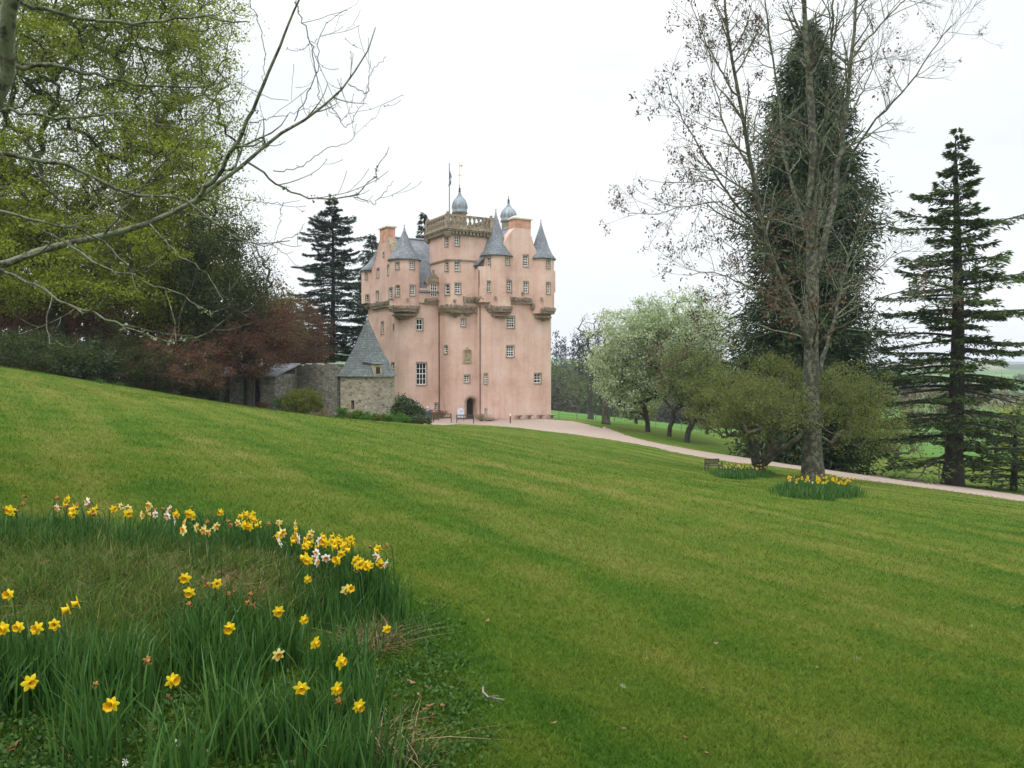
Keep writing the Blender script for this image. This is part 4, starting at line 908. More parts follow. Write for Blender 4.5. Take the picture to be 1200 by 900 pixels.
# --- bushy multi-stemmed tree in front of the conifer
b5 = foot(893, 556); b5 = (b5[0], b5[1]+.5, gz(b5[0], b5[1]+.5))
loose_tree('spreading_tree', b5, [E3(800, 425, 905, 515, b5), E3(845, 410, 950, 505, b5, 1), E3(930, 425, 1045, 520, b5), E3(830, 440, 960, 515, b5, -2), E3(985, 470, 1060, 535, b5, 1)], 620, 42, .42, .085, 'leaf_olive', 'bark_brown', 'low wide olive leaved tree with many spreading stems behind the lichened bare tree', tr=.15, stems=9, seed=15, twigs=6, tip=.009, shell=.15, flat=.7)
# --- the bare tree beyond the blossom
b6 = footD(692, 150); loose_tree('bare_tree', b6, [E3(668, 374, 718, 425, b6)], 150, 0, 1.0, .2, None, 'bark_dark', 'leafless dark crowned tree rising behind the blossom tree near the castle', tr=.55, seed=16, twigs=5, tip=.05, fork=.5)
# --- young trees in the pasture and behind the cedar
for i, (px, D, x0, y0, x1, y1, lf, per, lb) in enumerate([
    (746, 108, 728, 468, 762, 490, 'leaf_olive', 16, 'thin young olive tree in the pasture left of the dark blossom trunk'), (829, 98, 808, 480, 850, 510, 'leaf_olive', 7, 'nearly bare young tree in the pasture behind the spreading tree'),
    (1052, 92, 1018, 500, 1085, 535, 'leaf_olive', 14, 'small brownish round tree in the field, left of the cedar trunk'), (1036, 96, 1018, 512, 1050, 538, 'leaf_olive', 8, 'smaller bare bushy tree beside the brownish round tree in the field'),
    (1168, 120, 1135, 440, 1200, 530, 'leaf_dry', 16, 'tall pale brown larch-like tree seen behind the cedar'), (1192, 84, 1172, 470, 1235, 560, 'leaf_yellow', 46, 'bright yellow green tree at the right edge behind the cedar'),
    (1125, 130, 1095, 450, 1150, 530, 'leaf_dull', 30, 'dull green tree standing far behind the cedar trunk'), (1005, 150, 975, 440, 1040, 505, 'leaf_dull', 30, 'dull green tree beyond the conifer at the field edge'), (1080, 170, 1050, 455, 1115, 500, 'leaf_dry', 20, 'pale brown leafless tree far beyond the field fence')]):
    b = footD(px, D); loose_tree('field_tree', b, [E3(x0, y0, x1, y1, b)], 90, per, .5+D/200, .11+D*.0012, lf, 'bark_brown', lb, group='young trees in the pasture', tr=.12+.001*D, seed=30+i, twigs=4, tip=.014+D*.00012)
# ---- conifers
def conifer(name, base, Ht, prof, label, kind, leaf, bark, seed, tr, nz_=46, per=34, cat='conifer'):
    """prof(t) = branch reach at relative height t"""
    rg = np.random.default_rng(seed); root = empty(name, tuple(base), 0, label, cat)
    ph = rg.random(4)*6
    T = [(.12*math.sin(t*5+ph[0])*Ht/25, .12*math.sin(t*4+ph[1])*Ht/25, Ht*t-(.5 if t == 0 else 0)) for t in np.linspace(0, 1, 14)]
    m = MB(); m.tube(T, [tr*(1.35 if t == 0 else 1)*(1-t)**.8+.02 for t in np.linspace(0, 1, 14)], 10); m.build('trunk', bark, root, True)
    S0, S1, r0, r1, FP, FD, FL = [], [], [], [], [], [], []
    z = .02 if kind != 'cedar' else .035
    lev = np.linspace(prof.z0, .995, nz_)
    for li, t in enumerate(lev):
        nb = {'well': 9, 'cedar': 6, 'fir': 7}[kind]; sag = 0
        a0 = rg.random()*6.28
        for b in range(nb):
            a = a0+2*pi*b/nb+rg.normal()*.25; L = prof(t)*(rg.uniform(.62, 1.12) if kind != 'well' else rg.uniform(.80, 1.06)*(.86+.2*math.sin(a*3+t*22)*math.sin(t*41+a)))
            if kind == 'cedar': L *= rg.choice([.55, .8, 1.05, 1.25]); sag = rg.normal()*.09
            if L < .12: continue
            zz = t*Ht+rg.normal()*(.24 if kind != 'cedar' else .45)*Ht/nz_; dx, dy = math.cos(a), math.sin(a); n = 7; s = np.linspace(0, 1, n)
            if kind == 'well': dz = -.42*L*s+.55*L*np.maximum(0, s-.55)**1.3
            elif kind == 'fir': dz = -.22*L*s**1.2+.20*L*np.maximum(0, s-.6)
            else: dz = (.10+sag+.36*(t-.35))*L*s-.26*L*s**2+.16*L*s**5
            P = np.c_[dx*L*s, dy*L*s, zz+dz]; P[:, :2] += rg.normal(size=(n, 2))*.03*L*s[:, None]
            S0.append(P[:-1]); S1.append(P[1:]); rb = tr*.16*min(1, L/4)*(1-s*.85)+.008; r0.append(rb[:-1]); r1.append(rb[1:])
            if kind == 'well':
                k = int(per*(.4+L/3)); q = rg.random(k)**.55; c = np.stack([np.interp(q, s, P[:, i]) for i in range(3)], 1)
                c += rg.normal(size=(k, 3))*np.array([.34, .34, .24])*(.5+.25*L)*q[:, None]**.5; c[:, 2] -= .25*rg.random(k)
                d = unit(np.array([dx, dy, -.5])+rg.normal(size=(k, 3))*.75); FP.append(c); FD.append(d); FL.append(.30+.30*rg.random(k))
            else:
                k = int(per*(.5+L/2.2)*(1.25 if kind == 'fir' else 1.3)); q = .06+.94*rg.random(k)**.75; c = np.stack([np.interp(q, s, P[:, i]) for i in range(3)], 1)
                side = rg.choice([-1, 1], k); wd = (.42 if kind == 'cedar' else .36)*L*(1.12-q)*rg.random(k)**.7+.03
                lat = np.array([-dy, dx, 0]); c += lat[None]*(side*wd)[:, None]+np.array([dx, dy, 0])[None]*(wd*.5)[:, None]; c[:, 2] += rg.normal(size=k)*(.06 if kind == 'cedar' else .15)-wd*(.10 if kind == 'cedar' else .3)-((.10 if kind != 'cedar' else .03)*rg.random(k)*L/3)
                d = unit(np.array([dx, dy, 0])[None]*.9+lat[None]*(side*.8)[:, None]+rg.normal(size=(k, 3))*np.array([.35, .35, .30])+np.array([0, 0, -.15 if kind == 'cedar' else -.55])); FP.append(c); FD.append(d); FL.append((.36+.34*rg.random(k))*(1 if Ht > 20 else .8)*(1.25 if kind == 'fir' else .72))
                # side shoots carrying the sprays
                ks = max(2, int(L*1.6)); q = np.linspace(.25, .9, ks); c0 = np.stack([np.interp(q, s, P[:, i]) for i in range(3)], 1); sd = np.where(np.arange(ks) % 2, 1, -1); w_ = .4*L*(1.1-q)
                c1 = c0+lat[None]*(sd*w_)[:, None]+np.array([dx, dy, 0])[None]*(w_*.5)[:, None]; c1[:, 2] -= w_*.13; S0.append(c0); S1.append(c1); r0.append(np.full(ks, .022)); r1.append(np.full(ks, .008))
    V, F = segs(np.concatenate(S0), np.concatenate(S1), np.concatenate(r0), np.concatenate(r1), 4); link('branch', npmesh('branch', V, F), bark, root)
    P = np.concatenate(FP); D = np.concatenate(FD); L = np.concatenate(FL); 
    if kind == 'well': Wd = unit(np.cross(D, rg.normal(size=P.shape)))
    else: Wd = unit(np.cross(D, np.array([0, 0, 1.])+rg.normal(size=P.shape)*.6))
    V, F = quads(P, D, Wd, L, L*(.24 if kind == 'well' else .30)); link('crown', npmesh('crown', V, F), MT[leaf], root); print(name, len(P)); return root
def P_(z0, pts):
    xs, ys = zip(*pts)
    f = lambda t: float(np.interp(t, xs, ys)); 
    class Q:
        def __call__(s, t): return f(t)
    q = Q(); q.z0 = z0; return q
wb = footD(945, 60); wH = at(950, 26, 60)[2]-wb[2]
conifer('giant_conifer', wb, wH, P_(.035, [(0, 5.6), (.1, 6.0), (.25, 5.9), (.45, 5.2), (.6, 5.1), (.72, 4.5), (.8, 3.8), (.87, 2.8), (.94, 1.6), (1, .2)]), 'huge dense dark green conifer with ragged spire top behind the bare tree', 'well', 'needle_w', MT['bark_dark'], 3, .95, 84, 84)
cb_ = footD(1119, 57); cH = at(1115, 158, 57)[2]-cb_[2]
conifer('cedar', cb_, cH, P_(.10, [(0, 6), (.12, 7.2), (.25, 7.0), (.38, 6.2), (.52, 5.4), (.63, 4.9), (.75, 3.0), (.88, 1.6), (.96, .7), (1, .1)]), 'tall open cedar with flat tiered branches at the right of the drive', 'cedar', 'needle_c', MT['bark_dark'], 4, .62, 28, 86)
fb = (at(390, 455, 112)[0], 112, gz(at(390, 455, 112)[0], 112)); fH = at(389, 232, 112)[2]-fb[2]
conifer('fir_tree', fb, fH, P_(.10, [(0, 6.5), (.3, 6.5), (.5, 5.6), (.7, 4.3), (.85, 2.7), (1, .15)]), 'dark pointed fir behind the garden tower, left of the castle', 'cedar', 'needle_f', MT['bark_dark'], 5, .45, 38, 120)
for px, D, top, r, lb in ((437, 132, 276, 4.6, 'shorter dark conifer between the fir and the castle'), (497, 135, 252, 3.6, 'dark conifer top showing above the castle roof beside the balustrade'), (352, 118, 380, 4.0, 'low dark conifer behind the courtyard wall under the tall fir')):
    b = footD(px, D); conifer('fir_tree', b, at(px, top, D)[2]-b[2], P_(.1, [(0, r), (.4, r), (.7, r*.72), (.9, r*.35), (1, .15)]), lb, 'fir', 'needle_f', MT['bark_dark'], int(px), .4, 30, 26)
# low spreading fir boughs at the right edge
b = footD(1190, 60); conifer('fir_tree', b, at(1190, 488, 60)[2]-b[2], P_(.12, [(0, 4.2), (.4, 3.6), (.8, 1.8), (1, .2)]), 'low dark conifer at the right edge beneath the cedar', 'cedar', 'needle_c', MT['bark_dark'], 77, .25, 12, 44)

# ---- traced trees: limbs drawn in space, side branches grown from them
def grow_from(path, rad, rg, lvl, out, tips, P):
    """path (n,3), rad (n,)"""
    out.append((path, rad)); n = len(path)
    if lvl >= P['levels']: tips.append((path[-1], path[-1]-path[-2])); return
    sl_ = np.linalg.norm(np.diff(path, axis=0), axis=1); cum = np.r_[0, np.cumsum(sl_)]; L = cum[-1]
    k = max(1, int(L*P['dens'][lvl])); 
    for q in np.sort(P['start'][lvl]+(1-P['start'][lvl])*rg.random(k)):
        s = q*L; c = np.array([np.interp(s, cum, path[:, i]) for i in range(3)]); i = min(n-2, int(np.searchsorted(cum, s)-1)); i = max(i, 0); t = unit(path[i+1]-path[i]); rr = float(np.interp(s, cum, rad))
        ax = unit(np.cross(t, rg.normal(size=3))); an = R(rg.uniform(*P['ang'])); d = t*math.cos(an)+ax*math.sin(an)
        l = P['len'][lvl]*rg.uniform(.5, 1.25)*(1-.45*q); m_ = 6; pts = [c]; st = l/(m_-1)
        for j in range(m_-1):
            d = unit(d+np.array([0, 0, P['up'][lvl]])*(.2+j*.22)+rg.normal(size=3)*P['wig']); pts.append(pts[-1]+d*st)
        r0_ = min(rr*.62, P['r'][lvl]*rg.uniform(.7, 1.2)); grow_from(np.array(pts), np.linspace(r0_, max(P['rmin'], r0_*.35), m_), rg, lvl+1, out, tips, P)
    tips.append((path[-1], path[-1]-path[-2]))
def tubes_np(lst, ks):
    """many polylines to one mesh; ks(radius) -> sides"""
    parts = []
    for path, rad in lst:
        k = ks(rad[0]); n = len(path); t = np.gradient(path, axis=0); t = unit(t); u = np.cross(t, [0, 0, 1.]); bad = np.linalg.norm(u, axis=1) < .2
        if bad.any(): u[bad] = np.cross(t[bad], [1., 0, 0])
        u = unit(u); 
        for i in range(1, n):
            u[i] = u[i-1]-t[i]*u[i-1].dot(t[i]); u[i] /= max(1e-6, np.linalg.norm(u[i]))
        w = np.cross(t, u); a = 2*pi*np.arange(k)/k
        V = (path[:, None]+(u[:, None]*np.cos(a)[None, :, None]+w[:, None]*np.sin(a)[None, :, None])*np.asarray(rad)[:, None, None]).reshape(-1, 3)
        i = np.arange(k); j = (i+1) % k; f = np.stack([i, j, j+k, i+k], 1); F = (f[None]+(np.arange(n-1)*k)[:, None, None]).reshape(-1, 4); parts.append((V, F))
    return merge(parts)
def smoothpath(pts, n=14, wig=0, rg=rng):
    P = np.array(pts, float); s = np.r_[0, np.cumsum(np.linalg.norm(np.diff(P, axis=0), axis=1))]; q = np.linspace(0, s[-1], n); A = np.stack([np.interp(q, s, P[:, i]) for i in range(3)], 1)
    B = A.copy(); B[1:-1] = (A[:-2]+2*A[1:-1]+A[2:])/4; B[1:-1] += rg.normal(size=B[1:-1].shape)*wig; return B
# the great lichened bare tree
rg = np.random.default_rng(21); tb = foot(953, 561); TD = tb[1]
def tp(px, py, dd=0): return at(px, py, TD+dd)-np.array(tb)
LIMBS = [([(953, 566, 0), (952, 520, 0), (950, 470, 0), (950, 420, 0), (952, 360, 0), (953, 300, .2), (950, 240, .3), (953, 170, .5), (948, 100, .5), (944, 30, .6), (940, -60, .8)], .50, .07),
 ([(951, 415, 0), (938, 380, -.5), (915, 330, -1), (893, 270, -1.5), (880, 200, -1.8), (868, 120, -2), (852, 40, -2.2), (846, -50, -2.4)], .26, .04),
 ([(951, 330, 0), (965, 290, .6), (978, 230, 1.2), (988, 150, 1.6), (997, 70, 1.9), (1005, 0, 2), (1010, -60, 2.2)], .28, .05),
 ([(957, 440, 0), (972, 400, .8), (985, 340, 1.4), (1003, 270, 1.8), (1020, 230, 2)], .17, .03),
 ([(980, 225, 1.2), (1005, 170, .6), (1030, 135, .2), (1065, 100, -.2), (1085, 70, -.4), (1115, 30, -.5)], .11, .02),
 ([(893, 270, -1.5), (860, 240, -2), (830, 190, -2.3), (805, 150, -2.6), (785, 105, -3), (780, 90, -3)], .10, .015),
 ([(930, 360, -.6), (900, 345, -1.2), (865, 330, -2.2), (835, 318, -2.6), (800, 322, -3)], .09, .015), ([(905, 300, -1.3), (875, 262, -.5), (850, 235, .2), (810, 240, .6), (765, 252, .8), (735, 250, 1)], .08, .012),
 ([(951, 400, 0), (930, 392, 1), (900, 385, 2), (870, 375, 3), (820, 400, 3.5), (790, 425, 3.6)], .08, .015), ([(955, 405, 0), (980, 385, -1), (1005, 375, -1.8), (1030, 350, -2.5), (1060, 340, -3), (1085, 345, -3.2)], .10, .015),
 ([(985, 340, 1.4), (1015, 330, 2.5), (1045, 300, 3.2), (1075, 290, 4)], .08, .014), ([(952, 300, .2), (935, 240, 1.5), (918, 180, 2.6), (912, 110, 3.4), (900, 30, 4), (893, -40, 4.2)], .15, .03),
 ([(950, 250, .3), (960, 180, -1.4), (972, 100, -2.6), (975, 20, -3.3), (985, -50, -3.6)], .14, .03), ([(868, 120, -2), (845, 85, -2.6), (822, 40, -3), (810, 0, -3.2)], .08, .015), ([(997, 70, 1.9), (1030, 30, 1.6), (1060, 0, 1.4), (1090, -30, 1.2)], .09, .02),
 ([(880, 200, -1.8), (850, 150, -1), (835, 90, -.5), (830, 40, 0)], .08, .015), ([(988, 150, 1.6), (1020, 90, 2.4), (1035, 40, 3)], .08, .015), ([(953, 410, 0), (958, 380, -2.5), (948, 345, -5), (935, 320, -7)], .10, .015), ([(952, 330, 0), (948, 300, 3), (960, 260, 5.5), (965, 200, 7)], .12, .02)]
PT = dict(levels=3, dens=[1.6, 2.6, 3.2], start=[.28, .2, .15], ang=(28, 66), len=[3.4, 1.5, .62], up=[.06, .10, .16], wig=.10, r=[.055, .022, .011], rmin=.0075)
out = []; tips = []
tree = empty('bare_lichened_tree', tb, 0, 'large leafless grey lichened tree with dead seed clusters, daffodils round its foot', 'tree')
main = None
for k_, (pl, ra, rb) in enumerate(LIMBS):
    P0 = smoothpath([tp(*q) for q in pl], 18, .03, rg); ra *= .92 if k_ == 0 else .66; rad = ra+(rb-ra)*np.linspace(0, 1, 18)**.75
    if k_ == 0: rad[0] *= 1.25; rad[1] *= 1.06
    PP = dict(PT)
    if k_ == 0: PP['start'] = [.42, .2, .15]
    grow_from(P0, rad, rg, 0, out, tips, PP)
big = [o for o in out if o[1][0] > .06]; small = [o for o in out if o[1][0] <= .06]
V, F = tubes_np(big, lambda r: 12 if r > .2 else 8); link('trunk', npmesh('trunk', V, F, True), MT['bark_ash'], tree)
V, F = tubes_np(small, lambda r: 5 if r > .02 else 3); link('twigs', npmesh('twigs', V, F), MT['bark_lichen'], tree)
TP = np.array([t[0] for t in tips]); sel = (TP[:, 0] < -2.2)*.34+(TP[:, 2] < 9)*.10+.05; TP = TP[rg.random(len(TP)) < sel]; print('ashD', TD); print('ash tubes', len(out), 'tips', len(tips), 'seeds', len(TP))
V, F = cloud(TP-np.array([0, 0, .12]), np.full(len(TP), .15), 9, .13, 1.6, -1, .45, rg); link('seed_clusters', npmesh('seeds', V, F), MT['seed'], tree)

# ---- the near tree at the left whose bare boughs hang into the picture
rg = np.random.default_rng(5); nb = (-8.6, 7.6, gz(-8.6, 7.6)); nt_ = empty('overhanging_tree', nb, 0, 'near tree rooted beyond the left edge, its bare lichened boughs arching over the lawn', 'tree')
def np_(px, py, D): return at(px, py, D)-np.array(nb)
tr0 = [(0, 0, -.3), (.05, 0, 1), (.2, .1, 2.2), (.35, .1, 3.4), (.4, .3, 5), (.6, .5, 7)]
out = []; tips = []
PN = dict(levels=2, dens=[1.7, 2.6], start=[.2, .25], ang=(25, 60), len=[.95, .45], up=[.10, .30], wig=.09, r=[.016, .008], rmin=.0035)
NL = [([(0, 0, -.3), (.05, 0, 1), (.2, .1, 2.2), (.35, .1, 3.4), (.4, .3, 5), (.6, .5, 7)], .34, .16, 'w'),
 ([(-150, 330, 8.2), (-60, 322, 8.5), (0, 315, 8.8), (40, 297, 9), (75, 284, 9.1), (120, 276, 9.2), (175, 262, 9.3), (225, 238, 9.4), (270, 207, 9.5), (315, 166, 9.6), (352, 140, 9.7), (385, 118, 9.8), (408, 98, 9.9), (428, 72, 10), (440, 32, 10)], .050, .006, 'p'),
 ([(228, 237, 9.4), (256, 205, 9.2), (275, 170, 9), (295, 135, 8.9), (310, 95, 8.8), (330, 50, 8.7), (347, 10, 8.6), (360, -30, 8.6)], .030, .008, 'p'),
 ([(290, 190, 9.5), (318, 212, 9.7), (345, 228, 9.8), (380, 234, 9.9), (415, 231, 10), (440, 205, 10), (456, 172, 10)], .014, .004, 'p'), ([(415, 231, 10), (440, 238, 10.1), (462, 212, 10.1)], .007, .0035, 'p'),
 ([(408, 98, 9.9), (430, 110, 9.9), (434, 85, 9.9), (452, 66, 9.9)], .007, .0035, 'p'), ([(345, 142, 9.7), (374, 80, 9.7), (372, 45, 9.7), (390, 20, 9.7), (408, 12, 9.7)], .008, .0035, 'p'),
 ([(-100, 185, 7.2), (0, 178, 7.6), (70, 190, 7.9), (120, 215, 8.1), (165, 232, 8.2), (205, 228, 8.3), (235, 246, 8.3), (262, 275, 8.4), (300, 288, 8.4), (340, 282, 8.5)], .026, .005, 'p'),
 ([(-100, 70, 6.8), (0, 75, 7), (60, 78, 7.2), (130, 90, 7.4), (190, 105, 7.6), (250, 98, 7.8)], .028, .006, 'p'), ([(-80, 240, 7.6), (0, 246, 7.8), (50, 262, 8), (100, 268, 8.1), (140, 300, 8.2), (160, 340, 8.2)], .020, .005, 'p'),
 ([(0, 315, 8.8), (35, 330, 8.6), (70, 355, 8.4), (110, 365, 8.3), (150, 385, 8.2), (195, 400, 8.2), (240, 398, 8.2), (272, 368, 8.2)], .018, .004, 'p'), ([(75, 284, 9.1), (120, 310, 8.8), (170, 330, 8.6), (215, 345, 8.6), (250, 372, 8.6), (275, 350, 8.6)], .013, .004, 'p'),
 ([(-90, 20, 6.5), (0, -10, 6.6), (80, 20, 6.8), (150, 30, 7), (220, 20, 7.2), (290, 25, 7.3)], .024, .006, 'p'), ([(-60, 130, 7), (0, 128, 7.2), (70, 140, 7.4), (140, 132, 7.6), (210, 150, 7.8)], .018, .005, 'p'),
 ([(25, -60, 4.6), (16, 0, 4.7), (10, 60, 4.8), (3, 110, 4.9), (-20, 170, 5), (-80, 240, 5.6), (-180, 330, 6.4)], .045, .03, 'p'), ([(175, 262, 9.3), (210, 300, 9), (240, 318, 8.9), (262, 352, 8.8)], .010, .004, 'p'),
 ([(320, 200, 9.6), (350, 198, 9.7), (380, 176, 9.7), (413, 166, 9.7), (418, 145, 9.7)], .007, .003, 'p'), ([(290, 144, 9), (340, 134, 9.3), (375, 122, 9.6)], .006, .003, 'p'), ([(345, 2, 8.8), (362, 45, 9), (370, 82, 9.2), (374, 116, 9.5)], .008, .005, 'p'),
 ([(250, 228, 9.4), (295, 236, 9.5), (332, 240, 9.6), (352, 234, 9.6)], .007, .003, 'p'), ([(332, 237, 9.6), (328, 262, 9.6), (321, 281, 9.6)], .004, .003, 'p'), ([(290, -5, 8.6), (305, 30, 8.6), (311, 62, 8.7), (308, 100, 8.8)], .006, .004, 'p'), ([(374, 116, 9.7), (395, 138, 9.8), (404, 140, 9.8), (415, 110, 9.8)], .005, .003, 'p'),
 ([(262, 30, 8.8), (256, 60, 8.8), (252, 100, 8.8), (280, 150, 9)], .005, .004, 'p'), ([(385, 118, 9.8), (405, 152, 9.8), (428, 118, 9.9), (432, 100, 9.9)], .006, .003, 'p'), ([(300, 288, 8.4), (318, 288, 8.4), (350, 274, 8.5), (357, 262, 8.5)], .006, .003, 'p'), ([(372, 45, 9.7), (355, 60, 9.6), (335, 58, 9.5)], .005, .003, 'p'),
 ([(120, 276, 9.2), (150, 240, 9), (190, 190, 8.8), (230, 150, 8.7), (262, 100, 8.6)], .014, .005, 'p')]
for pl, ra, rb, md_ in NL:
    P0 = smoothpath([np_(*q) for q in pl] if md_ == 'p' else pl, 22, .012 if md_ == 'p' else .02, rg); rad = np.linspace(ra, rb, 22)
    if md_ == 'w': out.append((P0, rad)); continue
    grow_from(P0, rad, rg, 0, out, tips, PN)
# join the boughs to the trunk outside the picture
for q, r_, h_ in (((-150, 330, 8.2), .066, 2.2), ((-100, 185, 7.2), .03, 3.2), ((-100, 70, 6.8), .032, 4.0), ((-80, 240, 7.6), .024, 3.0), ((-90, 20, 6.5), .03, 4.4), ((-60, 130, 7), .022, 3.6), ((-180, 330, 6.4), .035, 2.0)):
    out.append((smoothpath([(.3, .1, h_-.4), (np_(*q)*.5+np.array([.15, 0, h_*.5])), np_(*q)], 8, 0), np.linspace(r_*1.5, r_, 8)))
out.append((smoothpath([np_(25, -60, 4.6), np_(40, -200, 4.6), np_(60, -300, 5)], 8, 0), np.linspace(.045, .02, 8)))
big = [o for o in out if o[1][0] > .1]; small = [o for o in out if o[1][0] <= .1]
V, F = tubes_np(big, lambda r: 14); link('trunk', npmesh('trunk', V, F, True), MT['bark_ash'], nt_)
V, F = tubes_np(small, lambda r: 7 if r > .02 else 5 if r > .008 else 3); link('boughs', npmesh('boughs', V, F, True), MT['bark_lichen'], nt_)
bp_ = np.concatenate([o[0][1:] for o in small if o[1][0] < .02]); bp_ = bp_[rg.random(len(bp_)) < .28]; V, F = cloud(bp_, np.full(len(bp_), .02), 2, .022, 1, .5, .5, rg); link('buds', npmesh('buds', V, F), MT['leaf_dull'], nt_)
# crusts of lichen on the thicker boughs
lp = np.concatenate([o[0][:-3] for o in small if .012 < o[1][0] <= .07]); lp = lp[rg.random(len(lp)) < .30]; V, F = cloud(lp, np.full(len(lp), .045), 14, .03, .8, 0, .8, rg); link('lichen', npmesh('lichen', V, F), leafmat('grey_green_lichen', [(.10, .12, .06), (.20, .23, .13), (.28, .31, .20)], 3, .1), nt_)
V, F = None, None

# ---- the wood on the left
b = footD(70, 63); loose_tree('beech_tree', b, [E3(-140, -120, 150, 180, b), E3(-120, 120, 130, 385, b), E3(40, -150, 250, 120, b, 2), E3(60, 60, 240, 330, b, 1), E3(-60, 230, 200, 395, b, -3), E3(-100, 120, 60, 330, b, -4)], 2300, 62, 1.2, .20, 'leaf_beech', 'bark_dark', 'biggest beech on the left, yellow green young leaves filling the top left corner', tr=.5, seed=51, twigs=4, tip=.018, shell=.1, fork=.5, flat=.5)
b = footD(205, 70); loose_tree('beech_tree', b, [E3(140, 40, 290, 250, b), E3(120, 160, 290, 400, b), E3(160, -60, 285, 110, b, 2), E3(140, 250, 262, 410, b, -1)], 1400, 32, 1.15, .20, 'leaf_beech', 'bark_dark', 'thin leaved beech with sky showing through its crown, right of the biggest beech', tr=.36, seed=52, twigs=5, tip=.018, shell=.1, fork=.45, flat=.5)
b = footD(250, 66); loose_tree('beech_tree', b, [E3(205, 245, 300, 420, b), E3(220, 300, 320, 430, b, 1)], 300, 80, 1.0, .17, 'leaf_dull', 'bark_dark', 'smaller dull green tree behind the beeches above the garden shed', tr=.4, seed=53, twigs=3)
b = footD(292, 80); loose_tree('bare_tree', b, [E3(262, 262, 330, 380, b)], 200, 3, .8, .14, 'leaf_dull', 'bark_brown', 'grey almost leafless crown rising between the beeches and the dark fir', tr=.35, seed=54, twigs=6, tip=.02)
b = footD(330, 88); loose_tree('field_maple', b, [E3(298, 338, 362, 440, b)], 220, 34, .7, .18, 'leaf_bush', 'bark_brown', 'rounded yellow green tree beside the dark fir, behind the red leaved trees', tr=.3, seed=55, twigs=2)
b = footD(-40, 72); loose_tree('copper_beech', b, [E3(-160, 310, 110, 430, b), E3(-150, 220, 60, 360, b)], 560, 90, 1.2, .20, 'leaf_copper', 'bark_dark', 'red brown leaved beech behind the lawn at the far left edge', tr=.6, seed=56, twigs=1, shell=.2)
b = footD(150, 78); loose_tree('copper_beech', b, [E3(60, 320, 240, 432, b), E3(90, 230, 260, 360, b)], 560, 90, 1.2, .19, 'leaf_copper', 'bark_dark', 'red brown leaved beech behind the rhododendron bank, under the green beeches', tr=.5, seed=57, twigs=1, shell=.2)
b = footD(292, 66.5); loose_tree('red_maple', b, [E3(238, 375, 345, 442, b), E3(262, 350, 350, 420, b, 1)], 330, 90, .65, .12, 'leaf_red', 'bark_dark', 'low spreading red leaved maple with dark trunk in front of the garden shed', tr=.24, seed=58, twigs=5, tip=.012, fork=.5)
b = footD(352, 74.5); b = (b[0], b[1], gz(b[0], b[1])); loose_tree('red_maple', b, [E3(312, 352, 388, 440, b), E3(330, 400, 382, 470, b, -1)], 300, 60, .65, .11, 'leaf_red', 'bark_brown', 'twiggy red leaved maple growing over the courtyard wall', tr=.2, seed=59, twigs=5, tip=.012)
def shrub(px, py, D, w, h, leaf, label, n=70, per=60, size=.12, cr=.32, seed=1, cat='shrub', name='shrub', bark='bark_brown', base=None, twigs=1, flat=.8):
    b = footD(px, D) if D else foot(px, py)
    k = b[1]/FPX; return loose_tree(name, b, [(0, 0, h*.42, w/2, w*.45, h*.55), (w*.2, .1, h*.3, w*.33, w*.4, h*.38), (-w*.22, -.1, h*.3, w*.3, w*.4, h*.38)], n, per, cr, size, leaf, bark, label, cat, None, .05, 3, seed=seed, twigs=twigs, tip=.008, shell=.35, flat=flat)
shrub(18, 425, 57, 5.5, 2.6, 'leaf_rhodo', 'dark evergreen bush at the far left edge of the lawn', 90, 60, .17, .45, 61, name='rhododendron')
shrub(97, 442, 56, 4.6, 2.5, 'leaf_rhodo', 'rounded blue green rhododendron at the top left edge of the lawn', 130, 60, .16, .38, 62, name='rhododendron')
shrub(60, 436, 60, 4.5, 2.0, 'leaf_copper', 'dark brown twiggy shrub between the two left evergreen bushes', 60, 40, .13, .4, 63)
shrub(30, 0, 54, 8, 2.8, 'leaf_dull', 'broad dark olive twiggy shrub under the beech at the far left', 200, 44, .13, .5, 160, twigs=4)
shrub(128, 0, 59, 8, 4.2, 'leaf_dull', 'tall brown green leaved shrub behind the rounded rhododendron', 200, 44, .13, .5, 161, twigs=4)
shrub(205, 0, 61, 8, 5.0, 'leaf_red', 'tall reddish shrub left of the shed under the thin beech', 220, 44, .13, .5, 162, twigs=4)
for i, (px, D, w, h, lf, lb) in enumerate([(140, 60, 5, 3.4, 'leaf_dull', 'dark green shrub right of the rounded rhododendron'), (178, 62, 5.5, 3.6, 'leaf_rhodo', 'tall dark shrub in the middle of the bank left of the shed'), (212, 64, 5, 3.8, 'leaf_dull', 'dark brown green shrub beside the shed wall'), (236, 65, 3, 2.4, 'leaf_rhodo', 'black green bush touching the left corner of the shed')]):
    shrub(px, 0, D, w, h, lf, lb, 110, 46, .13, .45, 64+i, twigs=4)
shrub(355, 487, 62, 2.9, 2.3, 'leaf_bush', 'round yellow green bush on the lawn in front of the courtyard wall', 190, 70, .085, .26, 71)
shrub(328, 472, 68, 1.8, 1.5, 'leaf_fresh', 'small bright green bush between the shed and the round yellow bush', 50, 50, .09, .28, 72)
shrub(305, 471, 67, 1.0, .6, 'leaf_copper', 'small clipped brown bush on the lawn edge by the shed door', 24, 50, .07, .2, 73)
shrub(477, 503, 65.5, 2.5, 2.3, 'leaf_rhodo', 'large dark rhododendron between the garden tower and the castle bench', 210, 60, .13, .30, 74, name='rhododendron')
shrub(492, 509, 62, 1.6, .7, 'leaf_rhodo', 'low evergreen shrub at the front of the large rhododendron', 60, 60, .10, .24, 75, name='rhododendron')
